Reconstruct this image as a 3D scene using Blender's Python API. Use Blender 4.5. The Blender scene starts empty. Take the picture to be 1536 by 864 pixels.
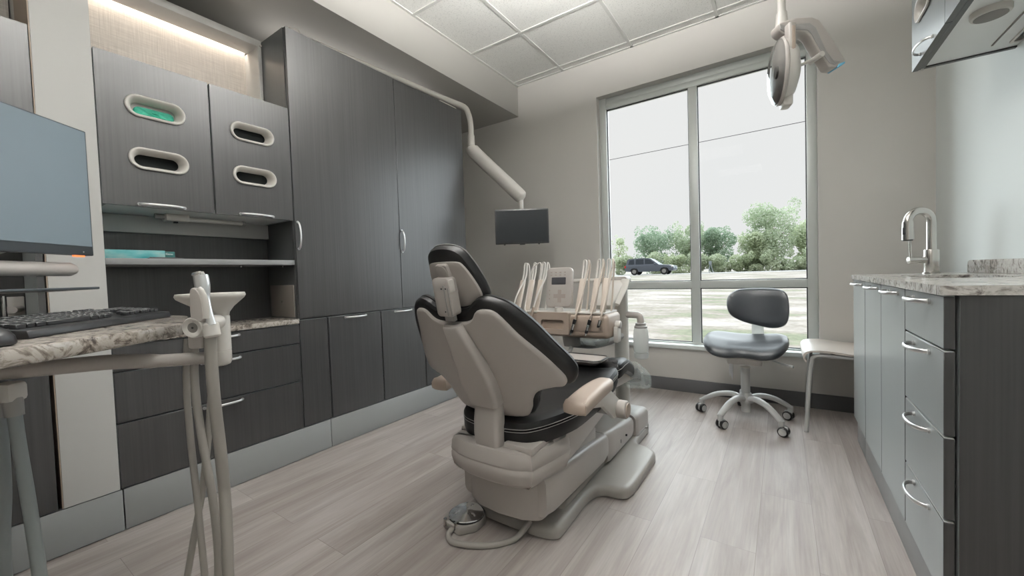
import bpy, bmesh, math, random
from mathutils import Vector, Matrix
random.seed(7)
S = bpy.context.scene
COL = S.collection
V = Vector
pi = math.pi

# ------------------------------------------------------------------ camera numbers (image taken as 1536x864)
YAW, PIT, ROL, FPX = -0.594543, -0.0324, -0.033551, 599.793
CAM = V((0, 0, 1.0))
cf = V((math.sin(YAW)*math.cos(PIT), math.cos(YAW)*math.cos(PIT), math.sin(PIT)))
cr0 = V((math.cos(YAW), -math.sin(YAW), 0)); cu0 = cr0.cross(cf)
cr = cr0*math.cos(ROL)+cu0*math.sin(ROL)
cu = -cr0*math.sin(ROL)+cu0*math.cos(ROL)
def at(px, py, d):
    """world point seen at a pixel, d metres along the viewing axis"""
    return CAM+(cf+cr*((px-768)/FPX)-cu*((py-432)/FPX))*d

# ------------------------------------------------------------------ materials
MATS = {}
def new_mat(name):
    m = bpy.data.materials.new(name); m.use_nodes = True
    nt = m.node_tree
    return m, nt, nt.nodes['Principled BSDF']
def srgb(r, g, b):
    f = lambda c: (c/255/12.92 if c/255 <= .04045 else ((c/255+.055)/1.055)**2.4)
    return (f(r), f(g), f(b), 1)
def plain(name, col, rough=.5, metal=0, spec=.5, coat=0, emit=None, bump=None, trans=0, alpha=1):
    m, nt, b = new_mat(name)
    b.inputs['Base Color'].default_value = col
    b.inputs['Roughness'].default_value = rough
    b.inputs['Metallic'].default_value = metal
    b.inputs['Specular IOR Level'].default_value = spec
    b.inputs['Coat Weight'].default_value = coat
    b.inputs['Transmission Weight'].default_value = trans
    # slight procedural unevenness on every plain surface
    tc = nt.nodes.new('ShaderNodeTexCoord'); nz = nt.nodes.new('ShaderNodeTexNoise')
    nz.inputs['Scale'].default_value = bump[0] if bump else 14
    nt.links.new(tc.outputs['Object'], nz.inputs['Vector'])
    if bump:
        bp = nt.nodes.new('ShaderNodeBump'); bp.inputs['Strength'].default_value = bump[1]; bp.inputs['Distance'].default_value = .002
        nt.links.new(nz.outputs['Fac'], bp.inputs['Height']); nt.links.new(bp.outputs['Normal'], b.inputs['Normal'])
    else:
        mr = nt.nodes.new('ShaderNodeMapRange')
        mr.inputs['To Min'].default_value = max(0, rough-.03); mr.inputs['To Max'].default_value = min(1, rough+.03)
        nt.links.new(nz.outputs['Fac'], mr.inputs['Value']); nt.links.new(mr.outputs['Result'], b.inputs['Roughness'])
    if emit:
        b.inputs['Emission Color'].default_value = emit[0]; b.inputs['Emission Strength'].default_value = emit[1]
    MATS[name] = m
    return m
def ramp(nt, stops):
    r = nt.nodes.new('ShaderNodeValToRGB')
    el = r.color_ramp.elements
    el[0].position, el[0].color = stops[0]
    el[1].position, el[1].color = stops[-1]
    for p, c in stops[1:-1]:
        e = el.new(p); e.color = c
    return r
def mapped(nt, scale, rot=(0, 0, 0)):
    tc = nt.nodes.new('ShaderNodeTexCoord'); mp = nt.nodes.new('ShaderNodeMapping')
    mp.inputs['Scale'].default_value = scale; mp.inputs['Rotation'].default_value = rot
    nt.links.new(tc.outputs['Object'], mp.inputs['Vector'])
    return mp
def streak(name, c0, c1, rough, scale=(190, 190, 2.2), spec=.5, coat=0, coat_rough=.2, sheen=0):
    m, nt, b = new_mat(name)
    mp = mapped(nt, scale)
    nz = nt.nodes.new('ShaderNodeTexNoise'); nz.inputs['Scale'].default_value = 1; nz.inputs['Detail'].default_value = 5
    nt.links.new(mp.outputs[0], nz.inputs['Vector'])
    r = ramp(nt, [(.3, c0), (.7, c1)])
    nt.links.new(nz.outputs['Fac'], r.inputs['Fac']); nt.links.new(r.outputs['Color'], b.inputs['Base Color'])
    b.inputs['Roughness'].default_value = rough; b.inputs['Specular IOR Level'].default_value = spec
    b.inputs['Coat Weight'].default_value = coat; b.inputs['Coat Roughness'].default_value = coat_rough
    b.inputs['Sheen Weight'].default_value = sheen; b.inputs['Sheen Roughness'].default_value = .35; b.inputs['Sheen Tint'].default_value = (.92, 1, 1, 1)
    MATS[name] = m
    return m

streak('laminate', srgb(36, 36, 37), srgb(51, 51, 51), .33, scale=(130, 130, 1.6), spec=.6, sheen=.45)
plain('grey_laminate', srgb(138, 140, 140), .4)
plain('shelf_grey', srgb(122, 123, 124), .5)
plain('panel_taupe', srgb(118, 112, 106), .5)
plain('under_white', srgb(232, 234, 232), .4)
plain('white_laminate', srgb(186, 185, 182), .38)
plain('edge_band', srgb(150, 134, 118), .5)
plain('gap_black', (.006, .006, .006, 1), .8)
plain('paint_wall', srgb(206, 203, 198), .62, bump=(260, .05))
plain('paint_white', srgb(226, 231, 229), .55, bump=(240, .05))
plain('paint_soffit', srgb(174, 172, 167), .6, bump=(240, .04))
plain('rubber_base', srgb(78, 78, 80), .5)
plain('alu_frame', srgb(206, 210, 207), .35, metal=.15)
plain('gasket', (.02, .022, .024, 1), .6)
plain('tbar', srgb(216, 216, 212), .5)
plain('plastic_white', srgb(204, 200, 194), .32)
plain('plastic_warm', srgb(174, 168, 163), .36)
plain('whip_beige', srgb(206, 194, 182), .42)
plain('plastic_beige', srgb(168, 153, 141), .42)
plain('plastic_taupe', srgb(172, 156, 143), .42)
plain('plastic_grey', srgb(150, 148, 145), .42)
plain('base_grey', srgb(158, 154, 148), .38)
plain('dark_recess', srgb(120, 116, 112), .5)
plain('vinyl_black', (.006, .006, .0065, 1), .40, spec=.32, bump=(420, .12))
plain('vinyl_slate', (.024, .029, .035, 1), .44, spec=.6, bump=(420, .08))
plain('stitch', srgb(150, 148, 146), .6)
plain('chrome', (.78, .78, .78, 1), .12, metal=1)
plain('nickel', (.62, .60, .57, 1), .24, metal=1)
plain('satin', (.72, .72, .72, 1), .34, metal=.85)
plain('powder_grey', srgb(186, 187, 186), .36)
plain('hose_grey', srgb(150, 146, 140), .45)
plain('hose_cool', srgb(136, 142, 142), .45)
plain('hose_white', srgb(214, 210, 204), .4)
plain('black_plastic', (.012, .012, .013, 1), .35)
plain('key_black', (.02, .021, .022, 1), .45)
plain('screen_black', (.010, .012, .014, 1), .3, spec=.2)
plain('screen_sheen', (.070, .100, .120, 1), .42, spec=.9)
plain('bezel', (.03, .036, .042, 1), .4)
plain('orange_led', (1, .2, .05, 1), .4, emit=((1, .22, .06, 1), 1.2))
plain('glove_green', srgb(0, 124, 100), .6, bump=(70, .8))
plain('hole_dark', (.006, .007, .007, 1), .9, spec=.08)
plain('tissue_teal', srgb(64, 148, 146), .45)
plain('tissue_end', srgb(24, 92, 90), .45)
plain('lettering_white', srgb(225, 232, 230), .5)
plain('lamp_blue', srgb(110, 178, 208), .4)
plain('lcd', srgb(62, 62, 66), .3)
plain('icon_grey', srgb(160, 150, 142), .5)
plain('frosted', srgb(196, 198, 196), .4)
plain('seat_ply', srgb(208, 200, 192), .4)
plain('tag_paper', srgb(222, 224, 228), .5)
plain('tyre', (.02, .02, .02, 1), .6)
plain('car_blue', srgb(92, 99, 111), .35, coat=.3)
plain('car_glass', srgb(84, 92, 102), .12)
plain('car_red', srgb(200, 30, 20), .4)
plain('asphalt', srgb(140, 139, 138), .8, bump=(30, .2))
plain('bark', srgb(130, 118, 100), .8)
plain('cable_black', (.05, .05, .055, 1), .6)
plain('post_grey', srgb(150, 160, 166), .5)
plain('lens_down', (.9, .9, .88, 1), .5, emit=((1, .98, .96, 1), 11.0))
plain('lens_up', (.9, .9, .88, 1), .5, emit=((1, .98, .96, 1), 122.0))  # upward glow of the added panels, brightens the ceiling
plain('led_cove', (.9, .88, .8, 1), .5, emit=((1, .96, .92, 1), 3.0))  # glow of the added strip under the soffit
plain('led_up', (.9, .88, .8, 1), .5, emit=((1, .92, .84, 1), 7.0))  # glow of the added strip below the linen
plain('led_strip', (.9, .88, .8, 1), .5, emit=((1, .9, .80, 1), 24.0))

def mk_leaf(name, c0, c1):
    m, nt, b = new_mat(name)
    tc = nt.nodes.new('ShaderNodeTexCoord'); nz = nt.nodes.new('ShaderNodeTexNoise'); nz.inputs['Scale'].default_value = .9
    nt.links.new(tc.outputs['Object'], nz.inputs['Vector'])
    r = ramp(nt, [(.3, c0), (.7, c1)]); nt.links.new(nz.outputs['Fac'], r.inputs['Fac'])
    nt.links.new(r.outputs['Color'], b.inputs['Base Color']); b.inputs['Roughness'].default_value = .6
    b.inputs['Subsurface Weight'].default_value = 0
    # thin leaves pass light
    tr = nt.nodes.new('ShaderNodeBsdfTranslucent'); nt.links.new(r.outputs['Color'], tr.inputs['Color'])
    mx = nt.nodes.new('ShaderNodeMixShader'); mx.inputs[0].default_value = .4
    out = nt.nodes['Material Output']
    nt.links.new(b.outputs[0], mx.inputs[1]); nt.links.new(tr.outputs[0], mx.inputs[2]); nt.links.new(mx.outputs[0], out.inputs['Surface'])
    MATS[name] = m
def mk_trans(name, col, f, rough=.4):
    m, nt, b = new_mat(name); b.inputs['Base Color'].default_value = col; b.inputs['Roughness'].default_value = rough
    nz = nt.nodes.new('ShaderNodeTexNoise'); nz.inputs['Scale'].default_value = 20
    mr = nt.nodes.new('ShaderNodeMapRange'); mr.inputs['To Min'].default_value = f-.02; mr.inputs['To Max'].default_value = f+.02
    nt.links.new(nz.outputs['Fac'], mr.inputs['Value'])
    tr = nt.nodes.new('ShaderNodeBsdfTranslucent'); tr.inputs['Color'].default_value = col
    mx = nt.nodes.new('ShaderNodeMixShader'); nt.links.new(mr.outputs['Result'], mx.inputs[0])
    nt.links.new(b.outputs[0], mx.inputs[1]); nt.links.new(tr.outputs[0], mx.inputs[2]); nt.links.new(mx.outputs[0], nt.nodes['Material Output'].inputs['Surface'])
    MATS[name] = m
mk_trans('bottle', srgb(232, 232, 229), .55)
mk_trans('lamp_face', srgb(243, 243, 242), .75, .2)
mk_leaf('leaf_mid', srgb(150, 166, 138), srgb(180, 191, 164))
mk_leaf('leaf_deep', srgb(132, 154, 132), srgb(162, 178, 154))
mk_leaf('leaf_pale', srgb(170, 183, 150), srgb(194, 202, 174))
mk_leaf('leaf_hedge', srgb(170, 182, 154), srgb(192, 200, 174))

def mk_floor():
    m, nt, b = new_mat('floor_planks')
    tc = nt.nodes.new('ShaderNodeTexCoord'); mp = nt.nodes.new('ShaderNodeMapping')
    mp.inputs['Rotation'].default_value = (0, 0, pi/2); mp.inputs['Location'].default_value = (.37, .085, 0)
    nt.links.new(tc.outputs['Object'], mp.inputs['Vector'])
    br = nt.nodes.new('ShaderNodeTexBrick')
    br.inputs['Scale'].default_value = 1; br.inputs['Brick Width'].default_value = 1.22; br.inputs['Row Height'].default_value = .178
    br.inputs['Mortar Size'].default_value = .0011; br.inputs['Mortar Smooth'].default_value = .3; br.inputs['Bias'].default_value = 0
    br.offset = .37; br.offset_frequency = 2
    br.inputs['Color1'].default_value = (.0, .0, .0, 1); br.inputs['Color2'].default_value = (1, 1, 1, 1); br.inputs['Mortar'].default_value = (.5, .5, .5, 1)
    nt.links.new(mp.outputs[0], br.inputs['Vector'])
    # every plank shifts the grain
    mp2 = nt.nodes.new('ShaderNodeMapping'); mp2.inputs['Scale'].default_value = (13, 1.1, 1)
    add = nt.nodes.new('ShaderNodeVectorMath'); add.operation = 'MULTIPLY_ADD'
    add.inputs[1].default_value = (7, 3, 0)
    nt.links.new(br.outputs['Color'], add.inputs[0]); nt.links.new(tc.outputs['Object'], mp2.inputs['Vector']); nt.links.new(mp2.outputs[0], add.inputs[2])
    nz = nt.nodes.new('ShaderNodeTexNoise'); nz.inputs['Scale'].default_value = 1.0; nz.inputs['Detail'].default_value = 8; nz.inputs['Roughness'].default_value = .62; nz.inputs['Distortion'].default_value = .6
    nt.links.new(add.outputs[0], nz.inputs['Vector'])
    r = ramp(nt, [(.25, srgb(142, 133, 127)), (.5, srgb(168, 160, 155)), (.75, srgb(187, 182, 179))])
    nt.links.new(nz.outputs['Fac'], r.inputs['Fac'])
    mpf = nt.nodes.new('ShaderNodeMapping'); mpf.inputs['Scale'].default_value = (150, 4, 1); nt.links.new(tc.outputs['Object'], mpf.inputs['Vector'])
    nf = nt.nodes.new('ShaderNodeTexNoise'); nf.inputs['Scale'].default_value = 1; nf.inputs['Detail'].default_value = 4; nt.links.new(mpf.outputs[0], nf.inputs['Vector'])
    mixf = nt.nodes.new('ShaderNodeMix'); mixf.data_type = 'RGBA'; mixf.blend_type = 'OVERLAY'; mixf.inputs[0].default_value = .22
    nt.links.new(r.outputs['Color'], mixf.inputs[6]); nt.links.new(nf.outputs['Fac'], mixf.inputs[7])
    tint = nt.nodes.new('ShaderNodeMix'); tint.data_type = 'RGBA'; tint.blend_type = 'MULTIPLY'; tint.inputs[0].default_value = 1
    rt = ramp(nt, [(0, (.86, .85, .85, 1)), (1, (1.0, 1.0, 1.0, 1))])
    nt.links.new(br.outputs['Color'], rt.inputs['Fac'])
    nt.links.new(mixf.outputs[2], tint.inputs[6]); nt.links.new(rt.outputs['Color'], tint.inputs[7])
    seam = nt.nodes.new('ShaderNodeMix'); seam.data_type = 'RGBA'; seam.inputs[7].default_value = srgb(112, 104, 98)
    sc = nt.nodes.new('ShaderNodeMath'); sc.operation = 'MULTIPLY'; sc.inputs[1].default_value = .6
    nt.links.new(br.outputs['Fac'], sc.inputs[0]); nt.links.new(sc.outputs[0], seam.inputs[0]); nt.links.new(tint.outputs[2], seam.inputs[6])
    nt.links.new(seam.outputs[2], b.inputs['Base Color'])
    b.inputs['Roughness'].default_value = .42; b.inputs['Specular IOR Level'].default_value = .45
    MATS['floor_planks'] = m
mk_floor()

def mk_granite(name, base, mid, dark, rough=.18):
    m, nt, b = new_mat(name)
    mp = mapped(nt, (1, 1, 1))
    n0 = nt.nodes.new('ShaderNodeTexNoise'); n0.inputs['Scale'].default_value = 15; n0.inputs['Detail'].default_value = 10; n0.inputs['Roughness'].default_value = .72; n0.inputs['Distortion'].default_value = 2.2
    nt.links.new(mp.outputs[0], n0.inputs['Vector'])
    r0 = ramp(nt, [(.36, dark), (.44, mid), (.50, base), (.58, base), (.63, mid), (.70, dark)])
    nt.links.new(n0.outputs['Fac'], r0.inputs['Fac'])
    n1 = nt.nodes.new('ShaderNodeTexNoise'); n1.inputs['Scale'].default_value = 60; n1.inputs['Detail'].default_value = 4
    nt.links.new(mp.outputs[0], n1.inputs['Vector'])
    r1 = ramp(nt, [(.33, (.45, .43, .41, 1)), (.5, (1, 1, 1, 1))]); nt.links.new(n1.outputs['Fac'], r1.inputs['Fac'])
    mx = nt.nodes.new('ShaderNodeMix'); mx.data_type = 'RGBA'; mx.blend_type = 'MULTIPLY'; mx.inputs[0].default_value = .7
    nt.links.new(r0.outputs['Color'], mx.inputs[6]); nt.links.new(r1.outputs['Color'], mx.inputs[7])
    nt.links.new(mx.outputs[2], b.inputs['Base Color']); b.inputs['Roughness'].default_value = rough
    MATS[name] = m
mk_granite('granite_light', srgb(206, 203, 198), srgb(166, 160, 154), srgb(92, 88, 86))  # same stone, paler tone stands in for window light on the sink side
mk_granite('granite', srgb(170, 163, 155), srgb(126, 117, 109), srgb(62, 56, 52))

def mk_tile():
    m, nt, b = new_mat('ceiling_tile')
    mp = mapped(nt, (1, 1, 1))
    n0 = nt.nodes.new('ShaderNodeTexNoise'); n0.inputs['Scale'].default_value = 120; n0.inputs['Detail'].default_value = 3
    nt.links.new(mp.outputs[0], n0.inputs['Vector'])
    r0 = ramp(nt, [(.3, srgb(214, 214, 210)), (.46, srgb(238, 238, 234))]); nt.links.new(n0.outputs['Fac'], r0.inputs['Fac'])
    nt.links.new(r0.outputs['Color'], b.inputs['Base Color']); b.inputs['Roughness'].default_value = .9
    bp = nt.nodes.new('ShaderNodeBump'); bp.inputs['Strength'].default_value = .25; bp.inputs['Distance'].default_value = .002
    nt.links.new(n0.outputs['Fac'], bp.inputs['Height']); nt.links.new(bp.outputs['Normal'], b.inputs['Normal'])
    MATS['ceiling_tile'] = m
mk_tile()

def mk_linen():
    m, nt, b = new_mat('linen')
    a = mapped(nt, (1, 8, 240)); c = mapped(nt, (1, 240, 8))
    na = nt.nodes.new('ShaderNodeTexNoise'); na.inputs['Scale'].default_value = 1; na.inputs['Detail'].default_value = 3
    nb = nt.nodes.new('ShaderNodeTexNoise'); nb.inputs['Scale'].default_value = 1; nb.inputs['Detail'].default_value = 3
    nt.links.new(a.outputs[0], na.inputs['Vector']); nt.links.new(c.outputs[0], nb.inputs['Vector'])
    mu = nt.nodes.new('ShaderNodeMath'); mu.operation = 'MULTIPLY'
    nt.links.new(na.outputs['Fac'], mu.inputs[0]); nt.links.new(nb.outputs['Fac'], mu.inputs[1])
    r = ramp(nt, [(.12, srgb(204, 196, 188)), (.36, srgb(228, 221, 213))]); nt.links.new(mu.outputs[0], r.inputs['Fac'])
    nt.links.new(r.outputs['Color'], b.inputs['Base Color']); b.inputs['Roughness'].default_value = .75
    MATS['linen'] = m
mk_linen()

def mk_glass(name, tint, refl, rough=0.0):
    m, nt, b = new_mat(name); nt.nodes.remove(b)
    out = nt.nodes['Material Output']
    t = nt.nodes.new('ShaderNodeBsdfTransparent'); t.inputs['Color'].default_value = tint
    g = nt.nodes.new('ShaderNodeBsdfGlossy'); g.inputs['Roughness'].default_value = rough
    fr = nt.nodes.new('ShaderNodeFresnel'); fr.inputs['IOR'].default_value = refl
    mx = nt.nodes.new('ShaderNodeMixShader')
    nt.links.new(fr.outputs[0], mx.inputs[0]); nt.links.new(t.outputs[0], mx.inputs[1]); nt.links.new(g.outputs[0], mx.inputs[2])
    nt.links.new(mx.outputs[0], out.inputs['Surface'])
    MATS[name] = m
mk_glass('window_glass', (.955, .96, .955, 1), 1.07)
mk_glass('clear_plastic', (.95, .965, .96, 1), 1.42, .08)

def mk_crinkle():
    m, nt, b = new_mat('crinkle'); b.inputs['Base Color'].default_value = (.82, .86, .84, 1); b.inputs['Roughness'].default_value = .2
    out = nt.nodes['Material Output']; t = nt.nodes.new('ShaderNodeBsdfTransparent'); t.inputs['Color'].default_value = (.93, .95, .94, 1)
    nz = nt.nodes.new('ShaderNodeTexNoise'); nz.inputs['Scale'].default_value = 13; nz.inputs['Detail'].default_value = 2; tc = nt.nodes.new('ShaderNodeTexCoord'); nt.links.new(tc.outputs['Object'], nz.inputs['Vector'])
    mr = nt.nodes.new('ShaderNodeMapRange'); mr.inputs['From Min'].default_value = .35; mr.inputs['From Max'].default_value = .7; mr.inputs['To Min'].default_value = .20; mr.inputs['To Max'].default_value = .45
    nt.links.new(nz.outputs['Fac'], mr.inputs['Value'])
    bp = nt.nodes.new('ShaderNodeBump'); bp.inputs['Strength'].default_value = .3; bp.inputs['Distance'].default_value = .01; nt.links.new(nz.outputs['Fac'], bp.inputs['Height']); nt.links.new(bp.outputs['Normal'], b.inputs['Normal'])
    mx = nt.nodes.new('ShaderNodeMixShader'); nt.links.new(mr.outputs['Result'], mx.inputs[0]); nt.links.new(t.outputs[0], mx.inputs[1]); nt.links.new(b.outputs[0], mx.inputs[2]); nt.links.new(mx.outputs[0], out.inputs['Surface'])
    MATS['crinkle'] = m
mk_crinkle()

def mk_ground():
    m, nt, b = new_mat('field')
    mp = mapped(nt, (.35, .75, 1))
    n0 = nt.nodes.new('ShaderNodeTexNoise'); n0.inputs['Scale'].default_value = 1; n0.inputs['Detail'].default_value = 9; n0.inputs['Roughness'].default_value = .62
    nt.links.new(mp.outputs[0], n0.inputs['Vector'])
    r = ramp(nt, [(.34, srgb(90, 96, 68)), (.42, srgb(104, 104, 82)), (.47, srgb(116, 107, 97)), (.60, srgb(148, 141, 134))])
    nt.links.new(n0.outputs['Fac'], r.inputs['Fac'])
    mp2 = mapped(nt, (9, 9, 9)); n1 = nt.nodes.new('ShaderNodeTexNoise'); n1.inputs['Scale'].default_value = 1; n1.inputs['Detail'].default_value = 6
    nt.links.new(mp2.outputs[0], n1.inputs['Vector'])
    r1 = ramp(nt, [(.32, (.55, .54, .50, 1)), (.58, (1, 1, 1, 1))]); nt.links.new(n1.outputs['Fac'], r1.inputs['Fac'])
    mx = nt.nodes.new('ShaderNodeMix'); mx.data_type = 'RGBA'; mx.blend_type = 'MULTIPLY'; mx.inputs[0].default_value = .7
    nt.links.new(r.outputs['Color'], mx.inputs[6]); nt.links.new(r1.outputs['Color'], mx.inputs[7])
    nt.links.new(mx.outputs[2], b.inputs['Base Color']); b.inputs['Roughness'].default_value = .9
    MATS['field'] = m
mk_ground()

def mk_tissue():
    m, nt, b = new_mat('tissue_print')
    mp = mapped(nt, (6, 6, 14)); n0 = nt.nodes.new('ShaderNodeTexNoise'); n0.inputs['Scale'].default_value = 1.6; n0.inputs['Detail'].default_value = 4
    nt.links.new(mp.outputs[0], n0.inputs['Vector'])
    r = ramp(nt, [(.35, srgb(58, 150, 152)), (.52, srgb(104, 176, 178)), (.68, srgb(150, 190, 186))]); nt.links.new(n0.outputs['Fac'], r.inputs['Fac'])
    nt.links.new(r.outputs['Color'], b.inputs['Base Color']); b.inputs['Roughness'].default_value = .45
    MATS['tissue_print'] = m
mk_tissue()

# ------------------------------------------------------------------ mesh building
def link(name, me, mat, parent=None):
    o = bpy.data.objects.new(name, me); COL.objects.link(o)
    if mat: me.materials.append(MATS[mat])
    if parent is not None:
        o.parent = parent
        org = root_loc(parent)
        if org.length > 0: me.transform(Matrix.Translation(-org))
    return o
def root_loc(o):
    p = V((0, 0, 0))
    while o is not None:
        p += o.location; o = o.parent
    return p
def catmull(pts, n=6, closed=False):
    P = [V(p) for p in pts]; out = []
    N = len(P); rng = range(N) if closed else range(N-1)
    for i in rng:
        if closed: a, b, c, d = P[(i-1) % N], P[i], P[(i+1) % N], P[(i+2) % N]
        else:
            b, c = P[i], P[i+1]; a = P[i-1] if i > 0 else b+(b-c); d = P[i+2] if i+2 < N else c+(c-b)
        for k in range(n):
            t = k/n
            out.append(.5*((2*b)+(c-a)*t+(2*a-5*b+4*c-d)*t*t+(3*b-a-3*c+d)*t**3))
    if not closed: out.append(P[-1])
    return out
def frame_of(d):
    d = d.normalized(); up = V((0, 0, 1)) if abs(d.z) < .95 else V((0, 1, 0))
    a = d.cross(up).normalized(); return a, a.cross(d).normalized()
class MB:
    def __init__(s): s.bm = bmesh.new()
    def merge(s, tb):
        me = bpy.data.meshes.new('t'); tb.to_mesh(me); s.bm.from_mesh(me); bpy.data.meshes.remove(me); tb.free(); return s
    def box(s, x0, x1, y0, y1, z0, z1, bev=0, seg=2, M=None):
        tb = bmesh.new(); bmesh.ops.create_cube(tb, size=1)
        for v in tb.verts:
            v.co = V((x0+(v.co.x+.5)*(x1-x0), y0+(v.co.y+.5)*(y1-y0), z0+(v.co.z+.5)*(z1-z0)))
        if bev: bmesh.ops.bevel(tb, geom=tb.edges[:], offset=bev, segments=seg, profile=.5, affect='EDGES', clamp_overlap=True)
        if M: bmesh.ops.transform(tb, matrix=M, verts=tb.verts)
        return s.merge(tb)
    def obox(s, c, ax, hx, ay, hy, hz, bev=0, seg=2):
        """box centred at c with axes ax, ay and their cross product"""
        ax = V(ax).normalized(); ay = V(ay).normalized(); az = ax.cross(ay)
        M = Matrix((ax, ay, az)).transposed().to_4x4(); M.translation = V(c)
        return s.box(-hx, hx, -hy, hy, -hz, hz, bev, seg, M)
    def prism(s, poly, o, u, v, w, depth, bev=0, seg=2):
        """polygon in (u,v) from o, extruded along w"""
        o, u, v, w = V(o), V(u), V(v), V(w)
        tb = bmesh.new()
        vs = [tb.verts.new(o+u*p[0]+v*p[1]) for p in poly]
        f = tb.faces.new(vs)
        r = bmesh.ops.extrude_face_region(tb, geom=[f])
        bmesh.ops.translate(tb, vec=w*depth, verts=[e for e in r['geom'] if isinstance(e, bmesh.types.BMVert)])
        bmesh.ops.recalc_face_normals(tb, faces=tb.faces)
        if bev:
            es = [e for e in tb.edges if len(e.link_faces) == 2 and e.calc_face_angle(0) > .6]
            bmesh.ops.bevel(tb, geom=es, offset=bev, segments=seg, profile=.5, affect='EDGES', clamp_overlap=True)
        return s.merge(tb)
    def holed(s, outer, holes, o, u, v, w, depth):
        o, u, v, w = V(o), V(u), V(v), V(w)
        tb = bmesh.new(); edges = []
        for loop in [outer]+holes:
            vs = [tb.verts.new(o+u*p[0]+v*p[1]) for p in loop]
            for i in range(len(vs)): edges.append(tb.edges.new((vs[i], vs[(i+1) % len(vs)])))
        bmesh.ops.triangle_fill(tb, use_beauty=True, use_dissolve=False, edges=edges)
        r = bmesh.ops.extrude_face_region(tb, geom=tb.faces[:])
        bmesh.ops.translate(tb, vec=w*depth, verts=[e for e in r['geom'] if isinstance(e, bmesh.types.BMVert)])
        bmesh.ops.recalc_face_normals(tb, faces=tb.faces)
        return s.merge(tb)
    def tube(s, pts, r, n=12, cap=True, flat=1.0, fn=None):
        P = [V(p) for p in pts]; N = len(P)
        R = r if isinstance(r, (list, tuple)) else [r]*N
        tb = bmesh.new(); rings = []; a = None
        for i, p in enumerate(P):
            d = (P[min(i+1, N-1)]-P[max(i-1, 0)])
            if d.length < 1e-9: d = V((0, 0, 1))
            d.normalize()
            if a is None: a = V(fn) if fn else frame_of(d)[0]
            a = (a-d*a.dot(d)).normalized(); b = d.cross(a)
            rings.append([tb.verts.new(p+a*math.cos(2*pi*k/n)*R[i]+b*math.sin(2*pi*k/n)*R[i]*flat) for k in range(n)])
        for i in range(N-1):
            for k in range(n):
                tb.faces.new((rings[i][k], rings[i][(k+1) % n], rings[i+1][(k+1) % n], rings[i+1][k]))
        if cap:
            tb.faces.new(rings[0][::-1]); tb.faces.new(rings[-1])
        bmesh.ops.recalc_face_normals(tb, faces=tb.faces)
        return s.merge(tb)
    def cyl(s, p0, p1, r0, r1=None, n=24, bev=0):
        p0, p1 = V(p0), V(p1); r1 = r0 if r1 is None else r1
        if not bev: return s.tube([p0, p1], [r0, r1], n)
        d = (p1-p0).normalized(); L = (p1-p0).length; bev = min(bev, L/2.01, r0, r1)
        k = .3*bev
        return s.tube([p0, p0+d*k, p0+d*bev, p1-d*bev, p1-d*k, p1], [r0-bev, r0-k, r0, r1, r1-k, r1-bev], n)
    def lathe(s, prof, o, ax=(0, 0, 1), n=28, sx=1, sy=1, a=None):
        o = V(o); ax = V(ax).normalized()
        if a is None: a, b = frame_of(ax)
        else:
            a = V(a); a = (a-ax*a.dot(ax)).normalized(); b = ax.cross(a)
        tb = bmesh.new(); rings = []
        for r, h in prof:
            rings.append([tb.verts.new(o+ax*h+a*math.cos(2*pi*k/n)*max(r, 1e-5)*sx+b*math.sin(2*pi*k/n)*max(r, 1e-5)*sy) for k in range(n)])
        for i in range(len(rings)-1):
            for k in range(n): tb.faces.new((rings[i][k], rings[i][(k+1) % n], rings[i+1][(k+1) % n], rings[i+1][k]))
        if prof[0][0] > 1e-4: tb.faces.new(rings[0])
        if prof[-1][0] > 1e-4: tb.faces.new(rings[-1])
        bmesh.ops.remove_doubles(tb, verts=tb.verts, dist=1e-5)
        bmesh.ops.recalc_face_normals(tb, faces=tb.faces)
        return s.merge(tb)
    def puff(s, outline, fn, prof, inner=(.72, .42)):
        """closed pillow: outline polygon in (a,b); fn(a,b,h) -> point; prof = [(inset, h)...] from back to front rim;
        first and last rings are filled towards the middle"""
        n = len(outline)
        cx = sum(p[0] for p in outline)/n; cy = sum(p[1] for p in outline)/n
        area = sum(outline[i][0]*outline[(i+1) % n][1]-outline[(i+1) % n][0]*outline[i][1] for i in range(n))
        sg = 1 if area > 0 else -1
        nr = []
        for i in range(n):
            a, c = V(outline[i-1]), V(outline[(i+1) % n]); d = (c-a).normalized()
            nr.append((-d.y*sg, d.x*sg))
        tb = bmesh.new(); rings = []
        def ring(ins, h, t=1.0):
            out = []
            for i in range(n):
                x = outline[i][0]+nr[i][0]*ins; y = outline[i][1]+nr[i][1]*ins
                x = cx+(x-cx)*t; y = cy+(y-cy)*t
                out.append(tb.verts.new(fn(x, y, h)))
            return out
        h0, h1 = prof[0][1], prof[-1][1]
        seq = [(prof[0][0], h0, t) for t in reversed(inner)]+[(i, h, 1.0) for i, h in prof]+[(prof[-1][0], h1, t) for t in inner]
        for q in seq: rings.append(ring(*q))
        for i in range(len(rings)-1):
            for k in range(n): tb.faces.new((rings[i][k], rings[i][(k+1) % n], rings[i+1][(k+1) % n], rings[i+1][k]))
        for rg, h in ((rings[0], h0), (rings[-1], h1)):
            c = tb.verts.new(fn(cx, cy, h))
            for k in range(n): tb.faces.new((rg[k], rg[(k+1) % n], c))
        bmesh.ops.recalc_face_normals(tb, faces=tb.faces)
        return s.merge(tb)
    def done(s, name, mat, parent=None, ang=38, flat=False):
        bm = s.bm
        if not flat:
            th = math.radians(ang)
            for f in bm.faces: f.smooth = True
            for e in bm.edges:
                if len(e.link_faces) == 2 and e.calc_face_angle(0) > th: e.smooth = False
        me = bpy.data.meshes.new(name); bm.to_mesh(me); bm.free()
        return link(name, me, mat, parent)

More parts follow.
